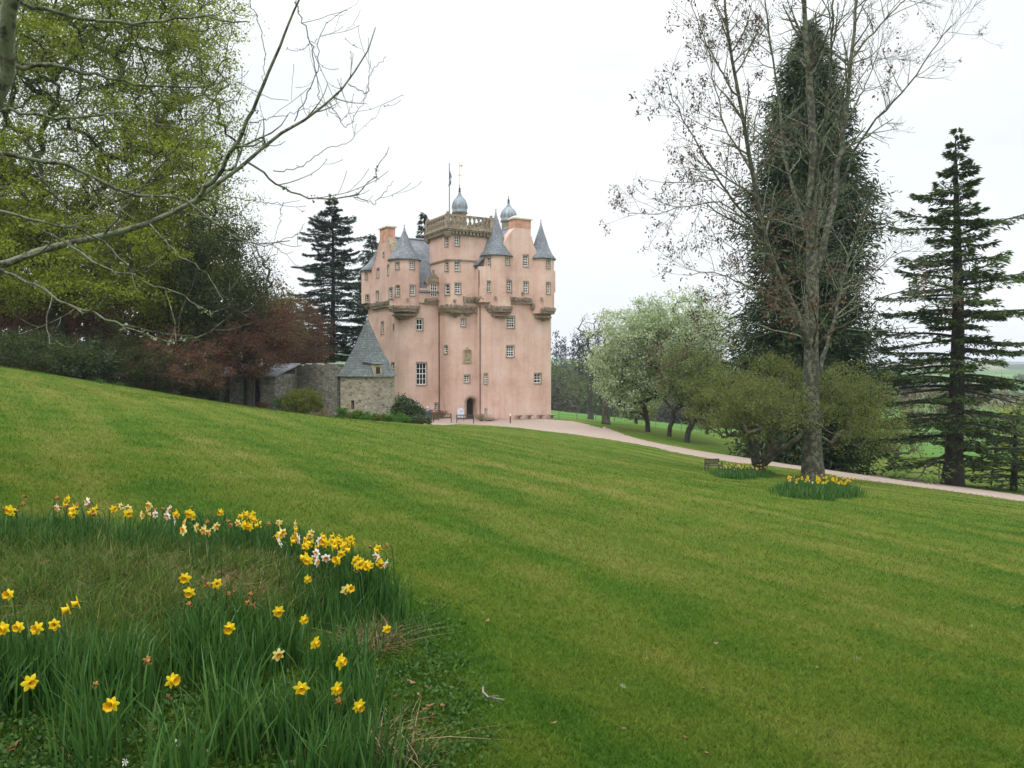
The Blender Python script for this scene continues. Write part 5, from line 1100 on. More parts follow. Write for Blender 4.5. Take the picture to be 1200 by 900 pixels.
for i, (px, D, w, h) in enumerate([(403, 65.6, 1.3, 1.0), (414, 65.2, 1.0, .8), (424, 64.8, 1.4, .9), (437, 64.4, 1.3, .8), (450, 64, 1.2, .7), (462, 63.6, 1.7, .95), (472, 63.2, 1.2, .6)]):
    shrub(px, 0, D, w, h, 'leaf_fresh' if i % 3 != 1 else 'leaf_bush', ['bright green shoots at the left corner of the garden tower', 'low green perennial under the garden tower window', 'bright leafy clump right of the garden tower window', 'low green border clump in the middle of the garden tower wall', 'small yellowish plant in the border before the garden tower', 'largest bright green border clump near the rhododendron', 'low bright green clump touching the rhododendron'][i], 34, 56, .09, .2, 80+i, 'plant', 'border_plant', twigs=0)
shrub(375, 490, 66.5, 1.6, .6, 'leaf_dry', 'tawny low plant at the foot of the courtyard wall', 26, 30, .08, .2, 91, 'plant', 'border_plant')

# ---- distant woods, each one mass
def wood(name, spots, leafs, seed, label, sz=.55):
    rg = np.random.default_rng(seed); parts = {}
    tv = []
    for (x, y, h, w, kind) in spots:
        z = gz(x, y); n = int(30 if kind < 3 else 34)
        if kind == 3:
            t = rg.random(n); a = rg.random(n)*6.28; r_ = w*.5*(1-t)*np.sqrt(rg.random(n)); c = np.c_[x+r_*np.cos(a), y+r_*np.sin(a), z+h*(.12+.88*t)]; V, F = cloud(c, np.full(n, h*.05+.4), 14, sz*1.1, .8, -.5, .5, rg)
        else:
            c = in_ellipsoids([(x, y, z+h*.55, w*.5, w*.5, h*.46), (x+w*.2, y, z+h*.45, w*.4, w*.4, h*.35)], n, rg, .3); V, F = cloud(c, np.full(len(c), w*.14), 18, sz, .8, 0, .7, rg)
        parts.setdefault(kind, []).append((V, F)); tv.append((x, y, z, h))
    tv = np.array(tv); V, F = segs(tv[:, :3]-[0, 0, .5], tv[:, :3]+np.c_[np.zeros((len(tv), 2)), tv[:, 3]*.8], np.full(len(tv), .25), np.full(len(tv), .08), 5)
    allv = [(V, F)]; mi = [np.zeros(len(F), int)]
    ks = sorted(parts)
    for j, k in enumerate(ks): V, F = merge(parts[k]); allv.append((V, F)); mi.append(np.full(len(F), j+1))
    V, F = merge(allv); me = npmesh(name, V, F); me.materials.append(MT['bark_dark'])
    for k in ks: me.materials.append(MT[leafs[k]])
    me.polygons.foreach_set('material_index', np.concatenate(mi).astype(np.int32)); o = link(name, me, None); tag(o, label, 'wood', None, 'stuff'); print(name, len(F)); return o
rg = np.random.default_rng(99); sp1 = []
for _ in range(330):
    D = rg.uniform(215, 360); px = rg.uniform(560, 900); x = (px-600)/FPX*D
    k = rg.choice([0, 1, 2, 3], p=[.34, .28, .23, .15]); sp1.append((x, D, rg.uniform(11, 17)*(1 if D > 240 else .8), rg.uniform(8, 12), k))
for px in (652, 657, 661, 672, 679, 683, 688, 700): sp1.append(((px-600)/FPX*365, 365, rg.uniform(19, 25), 6, 3))
MT['wood_a'] = leafmat('far_wood_green', [(.022, .04, .010), (.045, .075, .016), (.07, .10, .02)], .08, .2, .9, .3); MT['wood_b'] = leafmat('far_wood_brown', [(.045, .04, .025), (.075, .065, .04), (.09, .085, .045)], .08, .2, .9, .3)
MT['wood_c'] = leafmat('far_wood_spring', [(.06, .09, .012), (.10, .125, .015), (.15, .15, .02)], .08, .2, .9, .3); MT['wood_d'] = leafmat('far_wood_conifer', [(.010, .020, .014), (.018, .032, .02)], .1, .1, .9, .3)
LM = {0: 'wood_a', 1: 'wood_b', 2: 'wood_c', 3: 'wood_d'}
wood('woodland', sp1, LM, 1, 'hazy mixed wood on the hillside between the castle and the blossom tree', .8)
sp2 = []
for _ in range(150):
    D = rg.uniform(78, 125); px = rg.uniform(-420, 345); x = (px-600)/FPX*D
    if px > 250 and D < 98: continue
    k = rg.choice([0, 1, 2, 3], p=[.45, .3, .1, .15]); sp2.append((x, D, rg.uniform(9, 15), rg.uniform(6, 9), k))
wood('woodland', sp2, {0: 'leaf_dull', 1: 'leaf_copper', 2: 'leaf_dull', 3: 'needle_f'}, 2, 'dark wood filling the gaps behind the beeches on the left', .4)
sp3 = []
for _ in range(260):
    D = rg.uniform(330, 900); px = rg.uniform(880, 1330); x = (px-600)/FPX*D
    if math.sin(px*.05+D*.02) < -.1: continue
    sp3.append((x, D, rg.uniform(8, 13), rg.uniform(8, 13), rg.choice([0, 1, 2, 3], p=[.35, .3, .1, .25])))
wood('woodland', sp3, LM, 3, 'blue hazy belts of trees far down the valley on the right', 1.3)
# post and wire fence across the pasture
p0 = [(655, 489), (700, 493), (745, 500), (790, 508), (850, 517), (920, 528)]
fn = None
def fence(pxs, D, label):
    P = [footD(px, d) for px, d in zip(pxs, D)]; X = [p[0] for p in P]; Y = [p[1] for p in P]; L = sum(math.dist(a[:2], b[:2]) for a, b in zip(P[:-1], P[1:])); n = int(L/3.2)
    s = np.r_[0, np.cumsum([math.dist(a[:2], b[:2]) for a, b in zip(P[:-1], P[1:])])]; q = np.linspace(0, s[-1], n); x = np.interp(q, s, X); y = np.interp(q, s, Y); z = H(x, y); o = (x[0], y[0], z[0]); root = empty('wire_fence', o, 0, label, 'fence')
    m = MB(); m.lathe([(.06, -.3), (.055, 1.2), (.02, 1.25)], (0, 0, 0), 6); pm = m.mesh('post'); pm.materials.append(MT['oldwood'])
    for a, b_, c in zip(x, y, z): link('post', pm, None, root, (a-o[0], b_-o[1], c-o[2]))
    m = MB(); [m.tube([(a-o[0], b_-o[1], c-o[2]+h) for a, b_, c in zip(x, y, z)], .012, 3) for h in (.35, .7, 1.08)]; m.build('wire', MT['metal'], root)
fence([655, 700, 760, 830], [118, 112, 104, 98], 'post and wire fence across the green pasture right of the castle')
fence([985, 1060, 1130, 1230], [74, 70, 66, 60], 'post and wire fence below the drive, around the cedar trunk')
# ================================================================== DAFFODILS
MT['petal_y'] = leafmat('yellow_petals', [(.66, .50, .012), (.78, .62, .02)], 5, .35, .5); MT['petal_p'] = leafmat('pale_yellow_petals', [(.74, .66, .16), (.80, .74, .30)], 5, .35, .5); MT['petal_w'] = leafmat('white_petals', [(.74, .74, .66), (.84, .84, .78)], 5, .35, .5)
MT['cor_y'] = leafmat('golden_trumpet', [(.72, .44, .008), (.80, .54, .012)], 5, .3, .5); MT['cor_o'] = leafmat('orange_cup', [(.62, .20, .02), (.72, .34, .02)], 5, .3, .5); MT['spent'] = leafmat('withered_flower', [(.24, .11, .03), (.38, .20, .05)], 5, .2, .7)
MT['stem'] = leafmat('flower_stem', [(.03, .085, .018), (.06, .13, .03)], 3, .2, .5)
MT['dleaf'] = leafmat('daffodil_leaf_blades', [(.014, .052, .012), (.032, .095, .020), (.055, .135, .026), (.095, .175, .034)], .9, .25, .42, .6)
def petal_mesh(mode, sgn):
    V = []; F = []
    r = .036 if mode != 'spent' else .02
    for k in range(6):
        a = 2*pi*k/6+sgn*.07; bend = random.uniform(-.15, .3) if mode != 'spent' else 1.2; L = r*random.uniform(.92, 1.1); w = L*random.uniform(.50, .62); tw = random.uniform(-.2, .2)
        b = len(V)
        for (s, ww) in ((.12, .12), (.4, .95), (.65, 1.0), (.85, .6), (1.0, .04)):
            for q in (-1, 0, 1): 
                x = L*s; y = q*w*.5*ww; z = -.2*bend*L*s*s*2+(.0035 if q == 0 else 0)+q*tw*w*ww*.5+(k % 2)*.002
                V.append((x*math.cos(a)-y*math.sin(a), x*math.sin(a)+y*math.cos(a), z))
        for i in range(4):
            for j in range(2): p_ = b+i*3+j; F.append((p_, p_+1, p_+4, p_+3))
    return npmesh('petals', np.array(V), np.array(F), True)
def cup_mesh(r0, r1, L):
    n = 14; V = []; F = []
    for i, (s, r) in enumerate(((0, r0), (.35, r0*1.02), (.7, r0*.5+r1*.5), (.92, r1), (1.0, r1*1.16), (.9, r1*.9), (.2, r0*.6))):
        for k in range(n): a = 2*pi*k/n; f = 1+(.10*math.cos(a*7) if i in (3, 4) else 0); V.append((r*f*math.cos(a), r*f*math.sin(a), L*s))
    for i in range(6):
        for k in range(n): F.append((i*n+k, i*n+(k+1) % n, (i+1)*n+(k+1) % n, (i+1)*n+k))
    return npmesh('trumpet', np.array(V), np.array(F), True)
KIND = {}
for kd, pm, cm, rr in (('yellow', 'petal_y', 'cor_y', (.011, .017, .032)), ('pale', 'petal_p', 'cor_o', (.010, .014, .016)), ('white', 'petal_w', 'cor_o', (.010, .015, .014)), ('spent', 'spent', 'spent', (.007, .009, .02))):
    KIND[kd] = []
    for v in range(3):
        a = petal_mesh(kd, v); a.materials.append(MT[pm]); c = cup_mesh(*rr); c.materials.append(MT[cm]); KIND[kd].append((a, c))
def stem_mesh(h, nod):
    """leans, then hooks over to the bloom, which sits at the origin looking along local +y and slightly down"""
    P = [(0, -.07, -h), (0, -.065, -h*.5), (0, -.058, -.10), (0, -.05, -.035), (0, -.038, -.008), (0, -.018, .0), (0, -.002, -.002)]
    m = MB(); m.tube(P, [.0045, .004, .0036, .0034, .003, .003, .005], 6); me = m.mesh('stem', True); me.materials.append(MT['stem']); return me
STEM = {round(h, 2): stem_mesh(h, 0) for h in (.22, .26, .30, .34, .38)}
nflower = 0
def daffodil(px, py, kd, label, group=None, h=.31, yaw=None, pitch=None, sc=1.0):
    """bloom at that pixel, h metres above the turf"""
    global nflower; nflower += 1
    p = ground(px, py, h); g = gz(p[0], p[1]); hh = min(STEM, key=lambda q: abs(q-h)); yaw = random.uniform(-2.2, 2.2) if yaw is None else yaw
    r = empty('daffodil', (p[0], p[1], p[2]-h), pi+yaw, label, 'daffodil', group)      # yaw 0 faces the camera
    b = Vector((0, 0, h)); s = link('stem', STEM[hh], None, r); s.location = b; s.scale = (1, 1, (h+.02)/hh)
    pt = random.uniform(-.35, .25) if pitch is None else pitch
    rot = Matrix.Rotation(-pi/2+pt, 4, 'X')@Matrix.Rotation(random.uniform(0, 6), 4, 'Z'); a, c = random.choice(KIND[kd])
    for nm, me in (('petals', a), ('trumpet', c)):
        o = link(nm, me, None, r); o.matrix_local = Matrix.Translation(b)@rot@Matrix.Scale(sc*random.uniform(.70, 1.02), 4)
    return r
# the individual blooms that stand apart
SOLO = [(10, 697, 'yellow', .30, .1, 'big yellow daffodil alone at the left edge of the bank'), (22, 735, 'yellow', .30, 0, 'yellow daffodil, leftmost of the four in a row low on the left bank'), (44, 736.5, 'yellow', .30, -.1, 'yellow daffodil, second of the four in a row on the left bank'), (64, 732, 'yellow', .31, .3, 'yellow daffodil, rightmost of the four in a row on the left bank'),
 (4, 736, 'yellow', .30, 0, 'yellow daffodil cut by the left edge beside the row of four'), (81, 713, 'yellow', .32, -.9, 'yellow daffodil turned aside, lower of the pair above the row of four'), (92, 706, 'yellow', .33, -1.0, 'yellow daffodil turned aside, upper of the pair above the row of four'), (217, 677, 'yellow', .33, .1, 'yellow daffodil at the top of the three stacked near the middle of the bank'),
 (222, 694, 'yellow', .32, .2, 'yellow daffodil just below the topmost one near the middle of the bank'), (222, 708, 'spent', .30, .9, 'browned daffodil under the two stacked yellow ones'), (254, 684, 'yellow', .25, .5, 'yellow daffodil in front of the dead leaves on the bank top'), (244, 685, 'spent', .24, -.5, 'browned daffodil left of the yellow one by the dead leaves'),
 (269, 735, 'yellow', .34, .15, 'large open yellow daffodil in the centre of the bank'), (326, 716, 'yellow', .28, .4, 'small yellow daffodil on the right shoulder of the bank'), (356, 726, 'yellow', .28, .8, 'yellow daffodil right of the small one on the bank shoulder'), (360, 679, 'yellow', .24, 1.0, 'single yellow daffodil in front of the dense tall row'),
 (369, 753, 'yellow', .30, 1.1, 'yellow daffodil seen from the side above the lower right clump'), (326, 767, 'pale', .31, .6, 'pale daffodil with an orange cup leaning on a bent stem'), (399, 775, 'yellow', .30, 1.2, 'yellow daffodil with a long trumpet, upper right of the lower clump'), (353, 806, 'yellow', .30, .35, 'yellow daffodil standing over the middle of the lower right clump'),
 (394, 807, 'yellow', .27, .9, 'yellow daffodil at the right of the lower clump, above the lowest'), (420, 827, 'yellow', .27, .7, 'lowest yellow daffodil at the right foot of the bank'), (201, 797, 'yellow', .30, 1.1, 'yellow daffodil on a long arching stem near the bottom left'), (131, 825, 'yellow', .33, .05, 'lowest large yellow daffodil near the bottom left'), (35, 800, 'yellow', .29, .9, 'half withered yellow daffodil near the left edge'),
 (112, 803, 'spent', .20, .3, 'papery brown spent bloom left of the lowest large daffodil'), (173, 774, 'spent', .33, 1.0, 'brown spent bloom on a hooked stem above the arching one'), (397, 822, 'spent', .2, 1, 'brown spent bloom under the lower right clump'), (453, 737, 'yellow', .16, .5, 'half open yellow bud alone in short grass on the right'), (406, 691, 'pale', .26, .5, 'pale daffodil below the right end of the dense row'),
 (411, 690, 'yellow', .28, .4, 'yellow daffodil below the right end of the dense row'), (20, 26, None, 0, 0, '')]
for px, py, kd, h, yw, lb in SOLO:
    if kd: daffodil(px, py, kd, lb, None, h, yw)
# drifts along the rim: each entry px,py and kind; groups share a description
DR = {'left': ('daffodil in the loose drift along the left rim of the bank', 'daffodils on the left rim'), 'mid': ('daffodil in the drift at the middle of the far rim', 'daffodils on the middle rim'), 'right': ('daffodil in the dense tall row on the right rim of the bank', 'daffodils in the dense right row'), 'end': ('daffodil in the small cluster ending the rim at the right', 'daffodils at the end of the rim')}
LST = dict(left=[(12, 598, 'y'), (15, 600, 'y'), (20, 599, 's'), (4, 596, 's'), (27, 591, 's'), (30, 582, 's'), (67, 584, 's'), (68, 594, 's'), (67, 595, 'w'), (74, 592, 'y'), (80, 585, 'y'), (79, 594, 's'), (88, 596, 'y'), (90, 597, 'y'), (86, 603, 'y'), (90, 592, 's'), (102, 588, 'w'), (105, 592, 's'), (107, 600, 'y'), (113, 597, 'y'), (109, 603, 's'), (133, 597, 'y'), (142, 593, 'p'), (150, 596, 'p'), (150, 602, 'y')],
 mid=[(166, 604, 'p'), (175, 592, 'p'), (174, 599, 'p'), (181, 597, 's'), (182, 603, 'w'), (190, 596, 's'), (198, 597, 'w'), (196, 605, 'w'), (204, 609, 'w'), (208, 602, 'y'), (225, 594, 's'), (223, 602, 'y'), (227, 605, 'y'), (221, 601, 'y'), (215, 621, 'p'), (217, 613, 'p'), (230, 618, 'p'), (240, 620, 'p'), (243, 612, 's'), (246, 624, 'p'), (239, 622, 'p'), (253, 617, 'p'), (259, 600, 'y')],
 right=[(286, 602, 'y'), (290, 604, 'y'), (294, 606, 'y'), (298, 609, 'y'), (302, 612, 'y'), (284, 605, 'y'), (296, 603, 'y'), (304, 615, 'y'), (270, 616, 's'), (279, 613, 'p'), (286, 615, 'y'), (292, 617, 'y'), (267, 611, 's'), (315, 614, 's'), (327, 612, 'p'), (328, 615, 'p'), (331, 625, 'p'), (326, 628, 'y'), (328, 635, 'w'), (322, 629, 's'), (346, 615, 'p'), (345, 621, 'y'), (341, 635, 'y'), (343, 630, 'y'), (350, 632, 'w'), (347, 627, 'p'),
  (364, 625, 'p'), (363, 628, 'p'), (356, 638, 'y'), (360, 632, 'y'), (365, 637, 'y'), (359, 641, 'y'), (369, 641, 'y'), (374, 634, 'w'), (380, 635, 'y'), (383, 640, 'y'), (377, 629, 'y'), (386, 636, 'y'), (392, 628, 'y'), (396, 630, 'y'), (399, 634, 'y'), (392, 636, 'y'), (390, 641, 'y'), (403, 640, 'y'), (407, 634, 'y'), (411, 632, 'y'), (404, 644, 'y'), (400, 648, 'y'), (412, 637, 'y'), (371, 648, 'w'), (370, 654, 'w'), (359, 653, 'y'), (361, 656, 'y'), (382, 654, 'w'), (395, 656, 'y'), (393, 658, 'y'), (371, 659, 'w')],
 end=[(418, 656, 'y'), (422, 658, 'y'), (426, 660, 'y'), (417, 659, 'y'), (421, 662, 'y'), (433, 663, 'y'), (431, 665, 'y'), (434, 641, 's'), (443, 643, 'y'), (444, 645, 'y'), (453, 639, 's'), (441, 652, 'w'), (443, 655, 'w'), (445, 659, 'y'), (447, 661, 'y'), (452, 661, 'w'), (417, 668, 's'), (293, 697, 's2'), (291, 707, 's2'), (298, 709, 's2'), (269, 697, 's2')])
for g, L in LST.items():
    for px, py, k in L:
        if k == 's2': daffodil(px, py, 'spent', 'withered brown daffodil among dead leaves on the bank top', 'withered daffodils on the bank top', .22); continue
        kd = {'y': 'yellow', 'p': 'pale', 'w': 'white', 's': 'spent'}[k]; daffodil(px, py, kd, {'y': 'yellow ', 'p': 'pale orange-cupped ', 'w': 'white ', 's': 'withered brown '}[k]+DR[g][0], {'y': 'yellow ', 'p': 'pale ', 'w': 'white ', 's': 'withered '}[k]+DR[g][1], random.uniform(.27, .35), None, None, 1.0)
# far drifts: one small mesh each
def farbloom(kd):
    a, c = KIND[kd][0]; bm = bmesh.new(); rot = Matrix.Rotation(-pi/2, 4, 'X')
    for me_, mi in ((a, 0), (c, 1), (STEM[.34], 2)):
        n0 = len(bm.faces); v0 = len(bm.verts); bm.from_mesh(me_); bm.verts.ensure_lookup_table(); bm.faces.ensure_lookup_table()
        if mi < 2: bmesh.ops.transform(bm, matrix=rot, verts=bm.verts[v0:])
        for f in bm.faces[n0:]: f.material_index = mi
    bmesh.ops.translate(bm, vec=(0, 0, .34), verts=bm.verts); me = bpy.data.meshes.new('daffodil'); bm.to_mesh(me); bm.free(); me.materials.append(a.materials[0]); me.materials.append(c.materials[0]); me.materials.append(MT['stem']); return me
FB = {k: farbloom(k) for k in ('yellow', 'pale', 'white')}
rg = np.random.default_rng(8)
def drift(n, fn, kinds, label, group, s=1.15):
    for i in range(n):
        px, py = fn(); p = ground(px, py); kd = random.choice(kinds)
        o = link('daffodil', FB[kd], None, None, (p[0], p[1], gz(p[0], p[1])+random.uniform(-.02, .10))); o.rotation_euler = (0, 0, pi+random.uniform(-1.8, 1.8)); o.scale = (s*1.15, s*1.15, s)
        tag(o, ('white ' if kd == 'white' else 'pale ' if kd == 'pale' else 'yellow ')+label, 'daffodil', ('white ' if kd == 'white' else 'pale ' if kd == 'pale' else 'yellow ')+group)
drift(70, lambda: (rg.uniform(842, 898), 556+rg.uniform(-4.5, 4)+(1 if rg.random() < .5 else 0)), ['pale', 'pale', 'white', 'pale', 'yellow'], 'daffodil in the long patch below the spreading tree', 'daffodils below the spreading tree', 1.05)
drift(42, lambda: (rg.uniform(955, 1002), 577+rg.uniform(-6, 8)), ['yellow'], 'daffodil in the clump on the right of the bare tree foot', 'daffodils right of the bare tree', 1.15)
drift(20, lambda: (rg.uniform(916, 955), 578+rg.uniform(-6, 6)), ['yellow', 'white', 'yellow'], 'daffodil in the leafy clump on the left of the bare tree foot', 'daffodils left of the bare tree', 1.1)
drift(26, lambda: (lambda x: (x, 447+(x-115)*.115+rg.uniform(-.8, 1.2)))(rg.uniform(118, 214)), ['yellow'], 'daffodil in the far line below the dark shrubs on the left', 'daffodils below the left shrubs', 1.5)
print('flowers', nflower)
# ================================================================== LEAF BLADES, GRASS
def blades(P, h, w, lean, segs_=4, rg=rng, curve=.5):
    """P (n,3) feet -> strap leaves"""
    n = len(P); a = rg.random(n)*2*pi; d = np.c_[np.cos(a), np.sin(a), np.zeros(n)]; w_ = np.c_[-np.sin(a), np.cos(a), np.zeros(n)]; b = rg.random(n)*2*pi; wd = np.c_[np.cos(b), np.sin(b), np.zeros(n)]
    rows = []
    for i in range(segs_+1):
        t = i/segs_; c = P+np.array([0, 0, 1.])*(h*t*(1-.12*lean*t))[:, None]+d*(lean*h*(curve*t*t+.25*t))[:, None]; ww = (w*(.75+.6*t-1.3*t**3))[:, None]*.5 if i < segs_ else (w*.06)[:, None]
        rows += [c-wd*ww, c+wd*ww]
    V = np.stack(rows, 1).reshape(-1, 3); k = 2*(segs_+1); f = np.array([[2*i, 2*i+1, 2*i+3, 2*i+2] for i in range(segs_)]); F = (f[None]+(np.arange(n)*k)[:, None, None]).reshape(-1, 4); return V, F
def poly_sample(poly, n, rg):
    poly = np.array(poly, float); lo, hi = poly.min(0), poly.max(0); out = []
    while len(out) < n:
        p = lo+(hi-lo)*rg.random(2); c = False; j = len(poly)-1
        for i in range(len(poly)):
            if (poly[i, 1] > p[1]) != (poly[j, 1] > p[1]) and p[0] < (poly[j, 0]-poly[i, 0])*(p[1]-poly[i, 1])/(poly[j, 1]-poly[i, 1])+poly[i, 0]: c = not c
            j = i
        if c: out.append(p)
    return out
rg = np.random.default_rng(44)
REG = [([(-60, 628), (160, 630), (260, 638), (270, 664), (160, 656), (-60, 650)], 95, .20, 26), ([(150, 628), (300, 634), (420, 678), (455, 700), (420, 712), (330, 668), (250, 650)], 80, .25, 32), ([(330, 690), (450, 705), (465, 730), (400, 745), (340, 730)], 26, .24, 22),
 ([(-60, 800), (190, 792), (245, 740), (345, 745), (360, 800), (250, 815), (180, 830), (60, 850), (-60, 850)], 78, .27, 30), ([(60, 850), (150, 860), (110, 920), (70, 910)], 5, .30, 30), ([(190, 880), (230, 900), (200, 960)], 3, .32, 30), ([(260, 850), (300, 850), (300, 895), (265, 895)], 6, .30, 30),
 ([(330, 830), (440, 850), (440, 960), (340, 960), (320, 880)], 26, .27, 34), ([(380, 770), (415, 780), (410, 850), (370, 840)], 14, .26, 26), ([(440, 720), (500, 745), (490, 770), (450, 765)], 8, .17, 16), ([(465, 870), (490, 880), (480, 930)], 3, .16, 12), ([(395, 740), (470, 700), (490, 720), (420, 760)], 6, .16, 12), ([(450, 690), (470, 690), (470, 705), (450, 705)], 2, .2, 14)]
Pf, Hh = [], []
for poly, n, h, per in REG:
    for q in poly_sample(poly, n, rg):
        c = ground(*q); m_ = int(per*rg.uniform(.7, 1.3)); o = rg.normal(size=(m_, 2))*.055; x = c[0]+o[:, 0]; y = c[1]+o[:, 1]; Pf.append(np.c_[x, y, H(x, y)-.01]); Hh.append(h*rg.uniform(.65, 1.25, m_)*(1-.12*rg.random()))
Pf = np.concatenate(Pf); Hh = np.concatenate(Hh); V, F = blades(Pf, Hh, .006+.006*rg.random(len(Pf)), .08+.5*rg.random(len(Pf))**2.2, 5, rg, .8)
tag(link('daffodil_leaves', npmesh('daffodil_leaves', V, F, True), MT['dleaf']), 'dark green strap leaves of the daffodils growing thickly over the bank', 'leaves', None, 'stuff'); print('leaves', len(Pf))
Pf, Hh = [], []
for (x0, x1, y0, y1, n, h) in ((838, 902, 552, 562, 150, .34), (912, 1006, 569, 586, 230, .38), (115, 218, 446, 461, 60, .3)):
    for _ in range(n):
        an_ = rg.random()*2*pi; rr_ = math.sqrt(rg.random()); px = (x0+x1)/2+(x1-x0)/2*rr_*math.cos(an_)*rg.uniform(.8, 1.1); py = (y0+y1)/2+(y1-y0)/2*rr_*math.sin(an_)
        if x1 == 218: px = rg.uniform(x0, x1)
        if x1 == 218: py = 448+(px-115)*.115+rg.uniform(-1, 1.5)
        c = ground(px, py); o = rg.normal(size=(34, 2))*.16; x = c[0]+o[:, 0]; y = c[1]+o[:, 1]; Pf.append(np.c_[x, y, H(x, y)-.01]); Hh.append(h*rg.uniform(.55, 1.2, 34)*(1-.45*rr_**3 if x1 != 218 else 1))
Pf = np.concatenate(Pf); Hh = np.concatenate(Hh); V, F = blades(Pf, Hh, .014+.008*rg.random(len(Pf)), .2+.5*rg.random(len(Pf)), 3, rg)
tag(link('daffodil_leaves', npmesh('daffodil_leaves', V, F), MT['dleaf']), 'green daffodil leaves round the bare tree, below the spreading tree and under the left shrubs', 'leaves', None, 'stuff')
# mown turf and rough grass near the camera, thinning with distance
MT['grass'] = MT['lawn'].copy(); MT['grass'].name = 'grass_blades'
gnt = MT['grass'].node_tree; bs_ = next(x for x in gnt.nodes if x.type == 'BSDF_PRINCIPLED'); src = bs_.inputs['Base Color'].links[0].from_socket
isl = N(gnt, 'ShaderNodeNewGeometry'); rc = ramp(gnt, isl.outputs['Random Per Island'], [(0, (.85, .95, .8)), (.45, (1.15, 1.2, 1.1)), (.9, (1.5, 1.5, 1.4)), (1, (2.6, 1.9, 2.0))]); mc = mixc(gnt, 1, src, rc, 'MULTIPLY'); gnt.links.new(mc, bs_.inputs['Base Color'])
for l in list(bs_.inputs['Normal'].links): gnt.links.remove(l)
tl = N(gnt, 'ShaderNodeBsdfTranslucent'); gnt.links.new(mc, tl.inputs[0]); ms = N(gnt, 'ShaderNodeMixShader'); ms.inputs[0].default_value = .3; go_ = next(x for x in gnt.nodes if x.type == 'OUTPUT_MATERIAL'); gnt.links.new(bs_.outputs[0], ms.inputs[1]); gnt.links.new(tl.outputs[0], ms.inputs[2]); gnt.links.new(ms.outputs[0], go_.inputs[0])
rg = np.random.default_rng(45)
def turf(n, d0, d1, q, h0, h1, xl=.74):
    D = (d0**-q+(d1**-q-d0**-q)*rg.random(n))**(-1/q); x = (rg.random(n)*2-1)*xl*D; return np.c_[x, D, H(x, D)-.004], (h0+(h1-h0)*rg.random(n))
P1, h1_ = turf(520000, 2.6, 100, .55, .014, .034); D_ = P1[:, 1]; keep = rg.random(len(D_)) < 1-sstep(45, 95, D_); P1 = P1[keep]; h1_ = h1_[keep]; D_ = D_[keep]
zz_ = H(P1[:, 0], D_+.5)
V, F = blades(P1, h1_*(.8+.07*np.minimum(D_, 16)), (.0022+.0008*rg.random(len(P1)))*(1+.16*np.minimum(D_, 50)), .6+.9*rg.random(len(P1)), 2, rg)
tag(link('grass', npmesh('grass', V, F), MT['grass']), 'short mown grass of the lawn', 'grass', None, 'stuff')
# rough unmown grass on the bank, green tufts and straw
MT['rough_g'] = leafmat('rough_green_grass', [(.022, .062, .008), (.055, .12, .012), (.11, .175, .025), (.19, .20, .06)], 2.6, .3, .6, .7); MT['rough_s'] = leafmat('dead_straw_grass', [(.07, .045, .018), (.19, .135, .055), (.36, .28, .15)], 3, .25, .6, .7)
BANK = [(-80, 624), (180, 624), (330, 668), (400, 700), (330, 745), (240, 742), (190, 792), (-80, 802)]
A, Hh = [], []
for q in poly_sample(BANK, 1150, rg): c = ground(*q); m_ = 46; o = rg.normal(size=(m_, 2))*.05; x = c[0]+o[:, 0]; y = c[1]+o[:, 1]; A.append(np.c_[x, y, H(x, y)-.01]); Hh.append(rg.uniform(.04, .2)*rg.uniform(.5, 1.2, m_))
A = np.concatenate(A); Hh = np.concatenate(Hh); V, F = blades(A, Hh, .0034+.0025*rg.random(len(A)), .12+.9*rg.random(len(A))**1.6, 3, rg, .9)
tag(link('grass', npmesh('rough_grass', V, F), MT['rough_g']), 'rough tufted green grass over the top of the bank', 'grass', None, 'stuff')
A, Hh = [], []
for poly, n in (([(130, 655), (235, 660), (345, 690), (350, 720), (230, 735), (120, 735), (90, 690)], 90), ([(0, 690), (100, 700), (120, 760), (0, 770)], 22), ([(395, 745), (470, 735), (450, 765), (400, 768)], 10), ([(440, 850), (540, 870), (480, 920), (440, 900)], 5), ([(230, 640), (330, 665), (340, 700), (250, 690)], 40), ([(40, 655), (200, 655), (200, 675), (40, 675)], 12)):
    for q in poly_sample(poly, n, rg): c = ground(*q); m_ = 44; o = rg.normal(size=(m_, 2))*.06; x = c[0]+o[:, 0]; y = c[1]+o[:, 1]; A.append(np.c_[x, y, H(x, y)-.005]); Hh.append(rg.uniform(.05, .16)*rg.uniform(.5, 1.2, m_))
A = np.concatenate(A); Hh = np.concatenate(Hh); V, F = blades(A, Hh, .003+.0025*rg.random(len(A)), .5+2.2*rg.random(len(A))**1.5, 3, rg, .9)
tag(link('dry_grass', npmesh('dry_grass', V, F), MT['rough_s']), 'matted straw coloured dead grass on the bank', 'grass', None, 'stuff')
# low ground cover and moss leaves between the clumps
A = []
for poly, n in (([(-60, 800), (440, 800), (520, 700), (560, 820), (560, 960), (-60, 960)], 900),):
    for q in poly_sample(poly, n, rg): c = ground(*q); m_ = 22; o = rg.normal(size=(m_, 2))*.07; x = c[0]+o[:, 0]; y = c[1]+o[:, 1]; A.append(np.c_[x, y, H(x, y)+.006+.025*rg.random(m_)])
A = np.concatenate(A); V, F = cloud(A, np.full(len(A), .01), 1, .022, .5, .4, .7, rg)
tag(link('ground_cover', npmesh('ground_cover', V, F), leafmat('small_weed_leaves', [(.018, .055, .010), (.04, .10, .014), (.075, .13, .022)], 2, .3)), 'tiny round weed leaves between the daffodil clumps', 'weeds', None, 'stuff')
